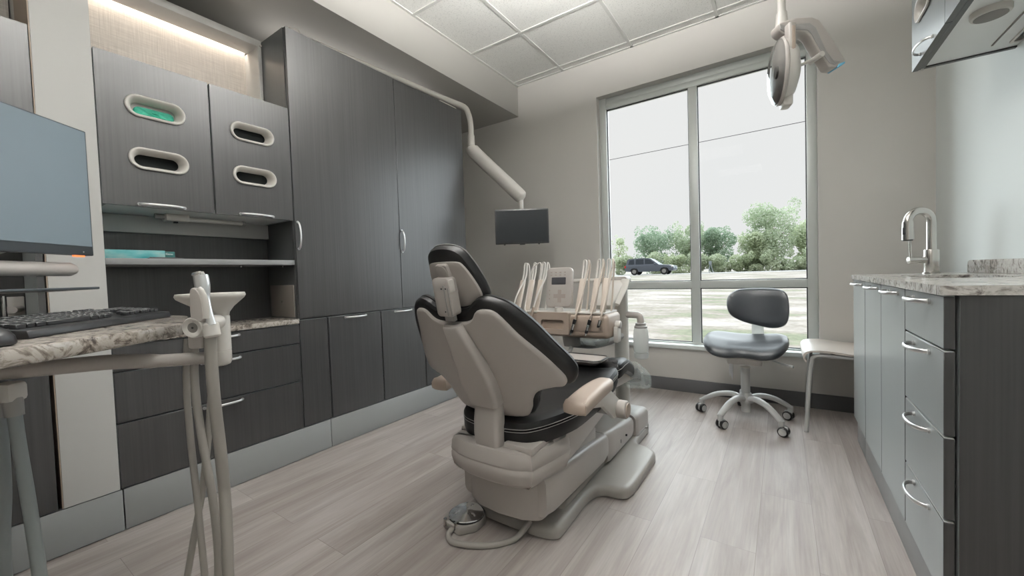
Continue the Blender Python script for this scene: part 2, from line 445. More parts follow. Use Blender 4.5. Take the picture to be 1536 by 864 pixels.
def tag(o, label, cat, group=None, kind=None):
    o['label'] = label; o['category'] = cat
    if group: o['group'] = group
    if kind: o['kind'] = kind
    return o
def thing(name, label, cat, loc=(0, 0, 0), group=None):
    o = bpy.data.objects.new(name, None); COL.objects.link(o); o.location = loc; o.empty_display_size = .05
    return tag(o, label, cat, group)
def struct(mb, name, mat, label, cat, **k):
    o = mb.done(name, mat, **k); o['kind'] = 'structure'; o['label'] = label; o['category'] = cat
    return o
def dup(root, loc=None, rz=0, label=None):
    r = root.copy(); COL.objects.link(r)
    if loc is not None: r.location = loc
    r.rotation_euler = (0, 0, rz)
    if label: r['label'] = label
    for ch in list(root.children):
        c = ch.copy(); COL.objects.link(c); c.parent = r
        for g in list(ch.children):
            d = g.copy(); COL.objects.link(d); d.parent = c
    return r
def stadium(cx, cy, hl, hh, n=14):
    """rounded slot outline, half length hl, half height hh"""
    out = []
    for k in range(n+1):
        a = -pi/2+pi*k/n; out.append((cx+hl-hh+hh*math.cos(a), cy+hh*math.sin(a)))
    for k in range(n+1):
        a = pi/2+pi*k/n; out.append((cx-hl+hh+hh*math.cos(a), cy+hh*math.sin(a)))
    return out
def rrect(x0, x1, y0, y1, r, n=5):
    out = []
    for cx, cy, a0 in ((x1-r, y1-r, 0), (x0+r, y1-r, pi/2), (x0+r, y0+r, pi), (x1-r, y0+r, 1.5*pi)):
        for k in range(n+1):
            a = a0+pi/2*k/n; out.append((cx+r*math.cos(a), cy+r*math.sin(a)))
    return out
def bow_handle(parent, c, along, out, length, reach, mat='satin', r=.0055):
    """D-shaped bow pull: both feet on the face, the middle bowed out"""
    c, al, ou = V(c), V(along), V(out)
    pts = []
    for k in range(17):
        a = pi*k/16
        pts.append(c+al*(-math.cos(a)*length/2)+ou*(math.sin(a)**.8*reach+.001))
    m = MB().tube(pts, r, 10, flat=.55, fn=al.cross(ou))
    for sgn in (-1, 1): m.cyl(c+al*(sgn*length/2), c+al*(sgn*length/2)+ou*.005, r*1.25, n=12)
    return m.done('handle', mat, parent)

# ================================================================== ROOM SHELL
XL, XR, YB, YF, ZC = -2.97, .775, 3.459, -1.75, 2.894
WX0, WX1, WZ0, WZ1 = -1.363, .21, .352, 2.56
struct(MB().box(XL-.1, XR+.1, YF-.1, YB+.16, -.08, 0), 'floor', 'floor_planks', 'greyish oak plank floor running towards the window', 'floor')
struct(MB().box(XL-.1, XL, YF-.1, YB+.16, 0, ZC+.1), 'wall_left', 'paint_wall', 'grey wall behind the tall dark cabinets', 'wall')
struct(MB().box(XR, XR+.1, YF-.1, YB+.16, 0, ZC+.1), 'wall_right', 'paint_white', 'pale wall behind the sink counter', 'wall')
struct(MB().box(XL, XR, YF-.1, YF, 0, ZC+.1), 'wall_front', 'paint_wall', 'grey wall closing the room opposite the window', 'wall')
wb = MB()
wb.box(XL, WX0, YB, YB+.16, 0, ZC+.1).box(WX1, XR, YB, YB+.16, 0, ZC+.1).box(WX0, WX1, YB, YB+.16, 0, WZ0).box(WX0, WX1, YB, YB+.16, WZ1, ZC+.1)
struct(wb, 'wall_back', 'paint_wall', 'grey wall around the big window', 'wall')
struct(MB().box(XL, XR, YF, YB, ZC, ZC+.1), 'ceiling', 'ceiling_tile', 'suspended ceiling of pale speckled tiles', 'ceiling')
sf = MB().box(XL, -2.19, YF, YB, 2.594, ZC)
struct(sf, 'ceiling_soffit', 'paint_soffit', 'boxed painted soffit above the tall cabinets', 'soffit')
tb_ = MB()
zt = ZC-.006
for x in (-1.677+.645*k for k in range(4)): tb_.box(x-.012, x+.012, YF, YB, zt, ZC+.002)
for y in (2.72-.65*k for k in range(7)): tb_.box(-2.19, XR, y-.012, y+.012, zt-.0005, ZC+.002)
tb_.box(-2.19, XR, 3.355, 3.378, zt-.0005, ZC+.002)
tb_.box(-2.19, XR, YB-.02, YB, zt, ZC+.002).box(-2.19, -2.17, YF, YB, zt, ZC+.002)
struct(tb_, 'trim_1', 'tbar', 'white metal grid between the ceiling tiles', 'ceiling grid')
struct(MB().box(-2.25, XR, YB-.012, YB, 0, .105, .003), 'baseboard_back', 'rubber_base', 'dark grey rubber baseboard under the window', 'baseboard')
struct(MB().box(XR-.012, XR, 2.95, YB-.012, 0, .105, .003), 'baseboard_right', 'rubber_base', 'short dark rubber baseboard beyond the sink counter', 'baseboard')
for i, (a, b) in enumerate(((-1.2, .428), (.432, 1.343), (1.347, 2.459), (2.463, 2.645))):
    struct(MB().box(-2.275, -2.2535, a, b, .004, .172, .001), 'baseboard_left' if i == 0 else 'baseboard_left.%03d' % i, 'grey_laminate',
           ['grey plinth board under the white panel', 'grey plinth board under the three drawers', 'grey plinth board under the tall cabinet', 'short grey plinth board at the far end of the tall cabinet'][i], 'plinth')

# window
win = MB()
ya, yb = 3.525, 3.585
win.box(WX0, -1.30, ya, yb, WZ0, WZ1, .003).box(.152, WX1, ya, yb, WZ0, WZ1, .003)
win.box(-1.30, .152, ya, yb, WZ0, .396, .003).box(-1.30, .152, ya, yb, 2.458, 2.505, .003).box(-1.30, .152, ya+.012, yb, 2.505, WZ1, .003)
wo = struct(win, 'window_1', 'alu_frame', 'tall four pane window with pale metal frame', 'window')
MB().box(-.614, -.549, ya, yb, .396, 2.458, .003).done('mullion', 'alu_frame', wo)
MB().box(-1.30, -.614, ya, yb, .843, .903, .003).box(-.549, .152, ya, yb, .843, .903, .003).done('rail', 'alu_frame', wo)
for (x0, x1) in ((-1.30, -.614), (-.549, .152)):
    for (z0, z1) in ((.396, .843), (.903, 2.458)):
        g = MB()
        for q in ((x0, x0+.007, z0, z1), (x1-.007, x1, z0, z1), (x0, x1, z0, z0+.006), (x0, x1, z1-.007, z1)):
            g.box(q[0], q[1], ya+.018, ya+.03, q[2], q[3])
        gk = g.done('gasket', 'gasket', wo)
        MB().box(x0+.001, x1-.001, ya+.03, ya+.036, z0+.001, z1-.001).done('pane', 'window_glass', wo)
MB().box(WX0-.015, WX1+.015, 3.436, ya, .352, .385, .004).done('sill', 'paint_white', wo)

# added fill: hanging panels out of frame, there to brighten ceiling and walls
for i, (x, y) in enumerate(((-.50, .22), (-.66, 1.45))):
    zp = 2.46
    t = thing('pendant_light', ['square hanging panel light over the open floor before the foot pedal', 'square hanging panel light over the patient chair'][i], 'ceiling light', (x, y, zp), 'hanging panel lights')
    MB().holed(rrect(x-.30, x+.30, y-.30, y+.30, .02, 3), [rrect(x-.28, x+.28, y-.28, y+.28, .01, 3)], (0, 0, zp-.025), (1, 0, 0), (0, 1, 0), (0, 0, 1), .05).done('frame', 'tbar', t)
    MB().box(x-.279, x+.279, y-.279, y+.279, zp-.020, zp-.014).done('lower_diffuser', 'lens_down', t)
    MB().box(x-.279, x+.279, y-.279, y+.279, zp+.014, zp+.020).done('upper_diffuser', 'lens_up', t)
    for q in (-.28, .28): MB().cyl((x+q, y, zp+.02), (x+q, y, ZC-.008), .004, n=8).done('hanger', 'satin', t)

# ================================================================== LEFT CABINET WALL
FX = -2.251           # face plane of the doors
def front(parent, name, y0, y1, z0, z1, holes=None, mat='laminate'):
    g = .0016
    if holes:
        m = MB().holed([(y0+g, z0+g), (y1-g, z0+g), (y1-g, z1-g), (y0+g, z1-g)], holes, (FX-.02, 0, 0), (0, 1, 0), (0, 0, 1), (1, 0, 0), .02)
    else:
        m = MB().box(FX-.02, FX, y0+g, y1-g, z0+g, z1-g, .0012, 1)
    return m.done(name, mat, parent, flat=bool(holes))

# tall cabinet
tall = thing('tall_cabinet', 'tall dark wood-grain cabinet with two high doors and four low fronts', 'cabinet', (-2.57, 1.915, 0))
MB().box(XL+.024, -2.2735, 1.183, 2.647, .176, 2.41, .001, 1).box(XL+.024, -2.30, 1.19, 2.64, 0, .176).done('carcass', 'laminate', tall)
d = front(tall, 'door', 1.186, 1.926, .792, 2.411); bow_handle(d, (FX, 1.202, 1.262), (0, 0, 1), (1, 0, 0), .15, .03)
d = front(tall, 'door', 1.926, 2.647, .792, 2.411); bow_handle(d, (FX, 1.945, 1.268), (0, 0, 1), (1, 0, 0), .15, .03)
front(tall, 'filler_panel', 1.186, 1.352, .176, .786)
d = front(tall, 'door', 1.359, 1.735, .176, .786); bow_handle(d, (FX, 1.543, .772), (0, 1, 0), (1, 0, 0), .15, .028)
d = front(tall, 'door', 1.741, 2.124, .176, .786); bow_handle(d, (FX, 1.93, .772), (0, 1, 0), (1, 0, 0), .15, .028)
front(tall, 'door', 2.130, 2.647, .176, .786)
MB().box(-2.68, -2.58, 1.25, 2.60, 2.4105, 2.416).done('cove_strip', 'led_cove', tall)  # added hidden glowing strip, brightens the soffit underside
ap = MB().box(-2.545, -2.285, 1.1765, 1.1829, .803, .985, .002).done('access_panel', 'panel_taupe', tall); ap['label'] = 'pale flat access panel'
MB().cyl((-2.415, 1.1768, .89), (-2.415, 1.1735, .89), .006, n=16).done('lock', 'nickel', ap)

# drawer base with granite worktop
bc = thing('base_cabinet', 'low dark cabinet with three wide drawers under the granite top', 'cabinet', (-2.57, .80, 0), 'left wall cabinets')
MB().box(XL+.024, -2.2735, .424, 1.181, .176, .768).box(XL+.024, -2.30, .43, 1.18, 0, .176).done('carcass', 'laminate', bc)
for z0, z1 in ((.658, .766), (.446, .654), (.176, .442)):
    d = front(bc, 'drawer', .424, 1.182, z0, z1)
    bow_handle(d, (FX, .80, z1-.018), (0, 1, 0), (1, 0, 0), .16, .028)
tag(MB().box(XL+.024, -2.244, .423, 1.182, .7685, .795, .003).done('worktop', 'granite'), 'speckled granite worktop inside the dark cabinet niche', 'worktop')

# niche between worktop and wall cabinet
hu = thing('open_hutch', 'dark open niche with one grey shelf below the glove cupboards', 'shelf unit', (-2.58, .80, .7952))
MB().box(-2.59, -2.565, .424, 1.1815, .796, 1.343).done('back_panel', 'laminate', hu)
MB().box(-2.5645, -2.262, .424, 1.1815, 1.098, 1.124, .001).done('shelf', 'shelf_grey', hu)
MB().box(-2.5645, -2.545, .424, 1.1815, 1.262, 1.3435, .001).done('valance', 'white_laminate', hu)
for q in (.95, 1.165):
    MB().cyl((-2.36, q, 1.097), (-2.36, q, 1.088), .006, n=10).done('shelf_pin', 'nickel', hu)

# wall cabinet with glove dispensers
uc = thing('wall_cabinet', 'dark wall cupboard with four oval glove openings in two doors', 'cabinet', (-2.42, .80, 1.345))
cab = MB()
cab.box(-2.60, -2.2735, .424, .442, 1.346, 1.958).box(-2.60, -2.2735, 1.164, 1.181, 1.346, 1.958).box(-2.60, -2.2735, .442, 1.164, 1.94, 1.958)
cab.box(-2.60, -2.585, .442, 1.164, 1.346, 1.94).box(-2.56, -2.2735, .802, .818, 1.362, 1.94)
cab.done('carcass', 'laminate', uc)
MB().box(-2.60, -2.2735, .442, 1.164, 1.346, 1.362).done('bottom_panel', 'under_white', uc)
holes = {0: ((.611, 1.768), (.613, 1.548)), 1: ((.994, 1.768), (.996, 1.550))}
for i, (y0, y1) in enumerate(((.424, .808), (.813, 1.182))):
    hs = [stadium(c[0], c[1], .096, .040) for c in holes[i]]
    d = front(uc, 'door', y0, y1, 1.342, 1.961, hs)
    bow_handle(d, (FX, (.613, .995)[i], 1.353), (0, 1, 0), (1, 0, 0), .155, .028)
    for j, c in enumerate(holes[i]):
        # flared white collar sweeping into the door
        rings = ((.0035, .104, .047), (.009, .102, .045), (.0105, .098, .0415), (.008, .093, .037), (-.004, .086, .0315), (-.022, .079, .0265), (-.04, .076, .0245))
        tb = bmesh.new(); R = []
        for h, a, b in rings:
            R.append([tb.verts.new((FX+h, p[0], p[1])) for p in stadium(c[0], c[1], a, b)])
        n = len(R[0])
        for q in range(len(R)-1):
            for k in range(n): tb.faces.new((R[q][k], R[q][(k+1) % n], R[q+1][(k+1) % n], R[q+1][k]))
        bmesh.ops.recalc_face_normals(tb, faces=tb.faces)
        mb = MB(); mb.merge(tb); ring = mb.done('collar', 'plastic_white', d, ang=70)
        if not (i == 0 and j == 0):
            MB().prism(stadium(c[0], c[1], .0765, .025), (FX-.048, 0, 0), (0, 1, 0), (0, 0, 1), (1, 0, 0), .006).done('dark_insert', 'hole_dark', ring)
# glove box behind the first opening
gb = thing('glove_box', 'white dispenser box with teal gloves showing in the upper oval opening', 'glove box', (-2.35, .612, 1.69))
gbody = MB().box(-2.40, -2.296, .505, .72, 1.69, 1.85, .002).done('box', 'plastic_white', gb)
tb = bmesh.new()
gm = MB().puff([(p[0], p[1]) for p in stadium(.613, 1.757, .070, .022, 10)], lambda a, b, h: V((-2.290+h+.003*math.sin(a*190+b*60)*math.sin(b*260), a, b)), [(0, 0), (.002, .006), (.007, .009)], inner=(.85, .7, .55, .4, .25, .1))
gm.done('gloves', 'glove_green', gb)['label'] = 'crumpled teal gloves'
del tb
# under-cabinet task light
tl = thing('task_light', 'slim white strip lamp under the glove cupboards', 'lamp', (-2.43, .8, 1.335))
MB().box(-2.46, -2.40, .665, .755, 1.312, 1.3455, .004).done('housing', 'plastic_white', tl)
MB().cyl((-2.43, .755, 1.328), (-2.43, .995, 1.328), .011, n=16).done('tube', 'plastic_white', tl)
MB().cyl((-2.43, .63, 1.332), (-2.43, .665, 1.332), .012, n=16).done('end_cap', 'plastic_grey', tl)
MB().cyl((-2.43, .995, 1.328), (-2.43, 1.01, 1.328), .013, n=16).done('end_cap', 'plastic_grey', tl)
MB().box(-2.44, -2.42, .70, .715, 1.305, 1.3125, .002).done('switch', 'black_plastic', tl)
# lit recess above
fr = thing('display_recess', 'white framed recess lined with pale linen above the glove cupboards', 'recess', (-2.6, .80, 1.96))
MB().box(-2.695, -2.68, .424, 1.163, 1.96, 2.45).done('linen_panel', 'linen', fr)
MB().box(-2.645, -2.512, .424, 1.181, 2.376, 2.414, .001).box(-2.68, -2.60, .424, 1.181, 2.44, 2.45).done('top_board', 'white_laminate', fr)
MB().box(-2.68, -2.512, 1.162, 1.181, 1.96, 2.376, .001).done('side_board', 'white_laminate', fr)
MB().box(-2.672, -2.648, .43, 1.16, 2.430, 2.436).done('light_strip', 'led_strip', fr)
MB().box(-2.42, -2.39, .46, 1.14, 1.9585, 1.966).done('uplight_strip', 'led_up', fr)  # added hidden glowing strip, evens out the light on the linen
MB().cyl((-2.512, 1.176, 2.384), (-2.503, 1.176, 2.384), .005, n=10).done('bumper', 'plastic_white', fr)
# white end panel
wp = thing('cabinet_divider', 'full height white panel between the dark cabinets', 'panel', (-2.57, .34, 0))
MB().box(XL+.024, FX, .266, .4215, .176, 2.592, .001, 1).done('board', 'white_laminate', wp)
MB().box(-2.55, FX, .2625, .2655, .177, 2.591).done('edge_band', 'edge_band', wp)
MB().box(XL+.024, -2.30, .266, .42, 0, .176).done('foot', 'grey_laminate', wp)
# cabinets beyond the panel
lb = thing('base_cabinet', 'dark low cupboard beside the white panel, behind the desk hoses', 'cabinet', (-2.57, -.3, 0), 'left wall cabinets')
MB().box(XL+.024, -2.2735, -1.2, .255, .176, .768).box(XL+.024, -2.30, -1.2, .25, 0, .176).done('carcass', 'laminate', lb)
front(lb, 'door', -.26, .253, .176, .766); front(lb, 'door', -1.2, -.264, .176, .766)
tag(MB().box(XL+.024, -2.244, -1.2, .26, .7685, .795, .003).done('worktop', 'granite'), 'granite worktop in the niche behind the monitor', 'worktop')
lu = thing('wall_cabinet', 'dark wall cupboard high behind the big monitor', 'cabinet', (-2.42, -.3, 1.345))
MB().box(-2.60, -2.2735, -1.2, .256, 1.346, 1.962).done('carcass', 'laminate', lu)
front(lu, 'door', -.26, .2625, 1.342, 1.966); front(lu, 'door', -1.2, -.264, 1.342, 1.966)
ln = thing('open_hutch', 'dark open niche seen under the big monitor', 'shelf unit', (-2.58, -.3, .7952))
MB().box(-2.59, -2.565, -1.2, .258, .796, 1.343).done('back_panel', 'laminate', ln)
MB().box(-2.5645, -2.252, .240, .258, .796, 1.343).done('side_panel', 'laminate', ln)
MB().box(-2.695, -2.68, -1.2, .262, 1.97, 2.59).done('upper_panel', 'linen', ln)
# small things in that niche
sp = thing('wall_dispenser', 'white bracket with chrome rail on the niche back behind the keyboard', 'dispenser', (-2.50, .17, .7955))
MB().box(-2.5645, -2.55, .178, .236, .845, .980, .003).done('plate', 'plastic_white', sp)
MB().cyl((-2.55, .222, .930), (-2.46, .195, .930), .014, n=16).done('arm', 'plastic_white', sp)
MB().cyl((-2.455, .178, .7955), (-2.455, .178, .985), .006, n=14).done('rail', 'chrome', sp)
MB().box(-2.48, -2.45, .11, .165, .7955, .955, .006).done('cover', 'plastic_white', sp)

# tissue box and little tray on the shelf
tbx = thing('tissue_box', 'teal tissue box lying on the grey shelf', 'tissue box', (-2.42, .56, 1.1242))
MB().box(-2.50, -2.385, .43, .648, 1.1245, 1.168, .002).done('carton', 'tissue_print', tbx)
MB().box(-2.498, -2.387, .648, .685, 1.1245, 1.164, .002).done('carton_end', 'tissue_end', tbx)
cu_ = bpy.data.curves.new('brand_lettering', 'FONT'); cu_.body = 'Kleenex'; cu_.size = .0135; cu_.extrude = .0004; cu_.align_x = 'CENTER'
tmpo = bpy.data.objects.new('tmp', cu_); COL.objects.link(tmpo); bpy.context.view_layer.update()
me = bpy.data.meshes.new_from_object(tmpo.evaluated_get(bpy.context.evaluated_depsgraph_get())); bpy.data.objects.remove(tmpo)
me.transform(Matrix.Translation((-2.3868, .664, 1.148)) @ Matrix(((0, 0, 1, 0), (.62, 0, 0, 0), (0, 1, 0, 0), (0, 0, 0, 1))))
link('lettering', me, 'lettering_white', tbx)
tr = thing('shelf_tray', 'flat black holder in front of the teal tissue box', 'tray', (-2.36, .65, 1.1242))
MB().box(-2.382, -2.325, .575, .70, 1.1245, 1.131, .002).done('base', 'black_plastic', tr)
MB().box(-2.382, -2.374, .59, .69, 1.131, 1.137, .001).done('lip', 'black_plastic', tr)

# ================================================================== RIGHT SIDE
RX = .33
def rfront(parent, name, y0, y1, z0, z1):
    g = .0018
    return MB().box(RX, RX+.02, y0+g, y1-g, z0+g, z1-g, .0014, 1).done(name, 'laminate', parent)
def rbow(d, y, z): return bow_handle(d, (RX, y, z), (0, 1, 0), (-1, 0, 0), .15, .034, r=.006)
rc = thing('drawer_cabinet', 'dark cabinet of four stacked drawers at the counter end away from the window', 'cabinet', (.56, 1.6, 0), 'sink counter cabinets')
MB().box(.357, XR-.022, 1.4095, 1.786, .135, .9145, .001, 1).box(.37, XR-.022, 1.4095, 1.786, 0, .135).done('carcass', 'laminate', rc)
for z0, z1 in ((.779, .9135), (.562, .776), (.349, .559), (.140, .346)):
    d = rfront(rc, 'drawer', 1.409, 1.786, z0, z1)
    rbow(d, 1.60, z1-.022)
    MB().box(RX+.001, RX+.019, 1.412, 1.783, z1-.0018, z1-.0004).done('edge_strip', 'alu_frame', d)  # pale strip put in as the highlight along each drawer gap
rs = thing('sink_cabinet', 'dark two door cabinet under the sink', 'cabinet', (.56, 2.16, 0), 'sink counter cabinets')
MB().box(.357, XR-.022, 1.787, 2.544, .135, .70).box(.37, XR-.022, 1.787, 2.544, 0, .135).box(.357, .40, 1.787, 2.544, .70, .9145).done('carcass', 'laminate', rs)
d = rfront(rs, 'door', 1.789, 2.166, .140, .9135); rbow(d, 1.95, .893)
d = rfront(rs, 'door', 2.166, 2.543, .140, .9135); rbow(d, 2.30, .893)
rf = thing('end_cabinet', 'narrow dark cabinet at the window end of the sink counter', 'cabinet', (.56, 2.73, 0), 'sink counter cabinets')
MB().box(.357, XR-.022, 2.545, 2.918, .135, .9145).box(.37, XR-.022, 2.545, 2.918, 0, .135).done('carcass', 'laminate', rf)
d = rfront(rf, 'door', 2.547, 2.919, .140, .9135); rbow(d, 2.70, .893)
struct(MB().box(.345, .369, 1.41, 2.662, .002, .134, .001).box(.345, .369, 2.666, 2.918, .002, .134, .001), 'baseboard_right.001', 'grey_laminate', 'grey plinth board under the sink counter', 'plinth')
# worktop with a sink cut out
SX0, SX1, SY0, SY1 = .44, .665, 2.02, 2.50
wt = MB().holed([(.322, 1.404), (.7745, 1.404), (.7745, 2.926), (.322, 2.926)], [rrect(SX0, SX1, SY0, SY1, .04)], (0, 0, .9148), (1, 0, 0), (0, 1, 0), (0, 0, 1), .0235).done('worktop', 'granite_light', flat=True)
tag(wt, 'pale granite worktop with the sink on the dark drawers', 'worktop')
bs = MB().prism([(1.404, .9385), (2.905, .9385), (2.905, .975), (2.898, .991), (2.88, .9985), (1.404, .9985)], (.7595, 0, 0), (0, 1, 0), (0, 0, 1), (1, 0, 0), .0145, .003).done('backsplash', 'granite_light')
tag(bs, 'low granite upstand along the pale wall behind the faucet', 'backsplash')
sk = thing('sink', 'undermounted steel sink basin in the pale granite', 'sink', (.55, 2.26, .76))
b_ = MB()
tb = bmesh.new(); R = []
for ins, z in ((-.012, .9146), (0.002, .9146), (.004, .90), (.012, .78), (.04, .765)):
    R.append([tb.verts.new((p[0], p[1], z)) for p in rrect(SX0+ins, SX1-ins, SY0+ins, SY1-ins, max(.012, .04-ins*.5))])
for q in range(len(R)-1):
    for k in range(len(R[0])): tb.faces.new((R[q][k], R[q][(k+1) % len(R[0])], R[q+1][(k+1) % len(R[0])], R[q+1][k]))
tb.faces.new(R[-1]); bmesh.ops.recalc_face_normals(tb, faces=tb.faces); b_.merge(tb).done('basin', 'nickel', sk)
MB().cyl((.55, 2.26, .7655), (.55, 2.26, .769), .03, n=20).done('drain', 'chrome', sk)
# faucet
fx, fy, fz = .612, 2.80, .9385
fa = thing('faucet', 'brushed steel gooseneck faucet standing on the pale granite', 'faucet', (fx, fy, fz))
MB().cyl((fx, fy, fz), (fx, fy, fz+.006), .033, n=28).done('flange', 'nickel', fa)
MB().cyl((fx, fy, fz+.006), (fx, fy, fz+.118), .028, n=28, bev=.002).done('body', 'nickel', fa)
hd = V((-.86, -.51, 0))      # the spout swings out over the basin
R_ = .055
pts = [V((fx, fy, fz+.118)), V((fx, fy, fz+.19)), V((fx, fy, fz+.25))]
for k in range(1, 15):
    a = pi-pi*k/14; pts.append(V((fx, fy, fz+.255))+hd*(R_+R_*math.cos(a))+V((0, 0, 1))*(R_*math.sin(a)))
MB().tube(pts, .0185, 18).done('spout', 'nickel', fa)
e = pts[-1]
sh = MB().cyl(e+V((0, 0, .004)), e-V((0, 0, .085)), .0215, .0235, 20).done('spray_head', 'nickel', fa)
MB().cyl(e-V((0, 0, .085)), e-V((0, 0, .090)), .019, n=20).done('nozzle', 'black_plastic', sh)
cdir = V((-.75, -.66, 0))
MB().obox(e+cdir*.020-V((0, 0, .042)), (0, 0, 1), .018, cdir.cross(V((0, 0, 1))), .007, .004, .003).done('button', 'black_plastic', sh)
ldir = V((-.90, -.30, 0)).normalized()
lv = MB().cyl(V((fx, fy, fz+.068))+ldir*.02, V((fx, fy, fz+.068))+ldir*.093, .0165, n=20, bev=.002).done('valve', 'nickel', fa)
MB().cyl(V((fx, fy, fz+.068))+ldir*.082, V((fx, fy, fz+.165))+ldir*.086, .0052, n=12).done('lever', 'nickel', lv)

# right wall cabinet
UX, UZ = .48, 1.83
ru = thing('wall_cabinet', 'dark wall cupboard with dispenser slots high over the sink counter', 'cabinet', (.63, 1.95, UZ))
MB().box(.502, .518, 1.40, 2.472, UZ, 2.60).box(.518, XR, 2.456, 2.472, UZ, 2.60).box(.518, XR, 1.40, 1.416, UZ, 2.60).box(.518, XR, 1.416, 2.456, 2.58, 2.60).done('carcass', 'laminate', ru)
up = MB().holed([(.519, 1.417), (XR-.001, 1.417), (XR-.001, 2.455), (.519, 2.455)], [rrect(.743, .770, 1.75, 2.40, .006)], (0, 0, UZ+.006), (1, 0, 0), (0, 1, 0), (0, 0, 1), .014).done('underside_panel', 'under_white', ru, flat=True)
MB().box(.688, .693, 1.76, 2.392, UZ+.003, UZ+.0058).done('groove', 'panel_taupe', ru)
MB().holed(rrect(.737, .7735, 1.744, 2.406, .010), [rrect(.745, .768, 1.757, 2.393, .005)], (0, 0, UZ+.0005), (1, 0, 0), (0, 1, 0), (0, 0, 1), .006).done('slot_frame', 'plastic_white', up, flat=True)
MB().box(.68, .765, 1.74, 2.41, UZ+.06, UZ+.064).done('slot_back', 'hole_dark', up)
pk = MB().lathe([(.040, -.0), (.0465, .002), (.049, .008), (.049, .020)], (.59, 2.055, UZ-.0145), (0, 0, 1), 32).done('puck_light', 'plastic_white', ru)
MB().cyl((.59, 2.055, UZ-.0155), (.59, 2.055, UZ-.0135), .040, n=28).done('lens', 'dark_recess', pk)
for y0, y1, hc in ((2.047, 2.474, 2.29), (1.62, 2.045, 1.83), (1.40, 1.618, None)):
    hs = [stadium(hc, 2.03, .096, .040)] if hc else []
    d = MB().holed([(y0+.001, UZ-.002), (y1-.001, UZ-.002), (y1-.001, 2.60), (y0+.001, 2.60)], hs, (UX, 0, 0), (0, 1, 0), (0, 0, 1), (1, 0, 0), .02).done('door', 'laminate', ru, flat=True)
    if hc:
        bow_handle(d, (UX, hc-.03, UZ+.018), (0, 1, 0), (-1, 0, 0), .155, .034)
        rings = ((.0035, .104, .047), (.009, .102, .045), (.0105, .098, .0415), (.008, .093, .037), (-.004, .086, .0315), (-.022, .079, .0265), (-.04, .076, .0245))
        tb = bmesh.new(); R = []
        for h, a, b in rings: R.append([tb.verts.new((UX-h, p[0], p[1])) for p in stadium(hc, 2.03, a, b)])
        n = len(R[0])
        for q in range(len(R)-1):
            for k in range(n): tb.faces.new((R[q][k], R[q][(k+1) % n], R[q+1][(k+1) % n], R[q+1][k]))
        bmesh.ops.recalc_face_normals(tb, faces=tb.faces)
        mb = MB(); mb.merge(tb); ring = mb.done('collar', 'plastic_white', d, ang=70)
        MB().prism(stadium(hc, 2.03, .0765, .025), (UX+.042, 0, 0), (0, 1, 0), (0, 0, 1), (1, 0, 0), .006).done('dark_insert', 'hole_dark', ring)
MB().cyl((.511, 2.464, UZ), (.511, 2.464, UZ-.006), .005, n=10).done('bumper', 'plastic_white', ru)

# ================================================================== STOOL
SC = V((-.205, 2.995, 0))
st = thing('dentist_stool', 'rolling stool with dark vinyl seat and backrest before the window', 'stool', SC)
def sx(z=0): return V((SC.x, SC.y, z))
ang0 = math.atan2(2.782-2.729, -.039+.365)      # direction between the two near wheels
R5 = .272
hub = MB().lathe([(.028, .115), (.045, .12), (.048, .15), (.034, .175), (.031, .18)], SC, (0, 0, 1), 24)
hub.done('hub', 'powder_grey', st)
MB().cyl(sx(.055), sx(.352), .0265, n=24).done('column', 'powder_grey', st)
MB().cyl(sx(.352), sx(.40), .017, n=20).done('gas_lift', 'chrome', st)
MB().lathe([(.0265, 0), (.031, .002), (.031, .012), (.0265, .016)], sx(.344), n=24).done('collar', 'plastic_white', st)
for k in range(5):
    a = ang0-pi/2+math.radians(36)+k*2*pi/5
    dr = V((math.cos(a), math.sin(a), 0))
    pts = catmull([sx(.145)+dr*.03, sx(.158)+dr*.09, sx(.142)+dr*.17, sx(.108)+dr*.235, sx(.082)+dr*R5, ], 5)
    n = len(pts)
    leg = MB().tube(pts, [.026-.007*i/(n-1) for i in range(n)], 14, flat=.72, fn=dr.cross(V((0, 0, 1))))
    leg.cyl(sx(.09)+dr*R5, sx(.052)+dr*R5, .0165, .0155, 16)
    lo = leg.done('leg', 'powder_grey', st)
    # twin wheel caster, swivelled its own way
    ca = a+(.5, 2.3, -.4, 1.2, 2.9)[k]
    fw = V((math.cos(ca), math.sin(ca), 0)); sd = V((-math.sin(ca), math.cos(ca), 0))
    wc = sx(.0285)+dr*R5+fw*.012
    cs = MB().obox(wc+V((0, 0, .008)), fw, .022, sd, .007, .022, .005).done('caster', 'powder_grey', lo)
    w_ = MB()
    for sgn in (-1, 1):
        w_.lathe([(.010, -.0085), (.0255, -.0085), (.0285, -.006), (.0285, .006), (.0255, .0085), (.010, .0085)], wc+sd*(sgn*.0165), sd, 24)
    w_.done('wheel', 'black_plastic', lo)
    h_ = MB()
    for sgn in (-1, 1): h_.lathe([(0, .0), (.021, .0), (.0205, .0025), (0, .004)], wc+sd*(sgn*.0252), sd*sgn, 24)
    h_.done('wheel_cap', 'powder_grey', lo)
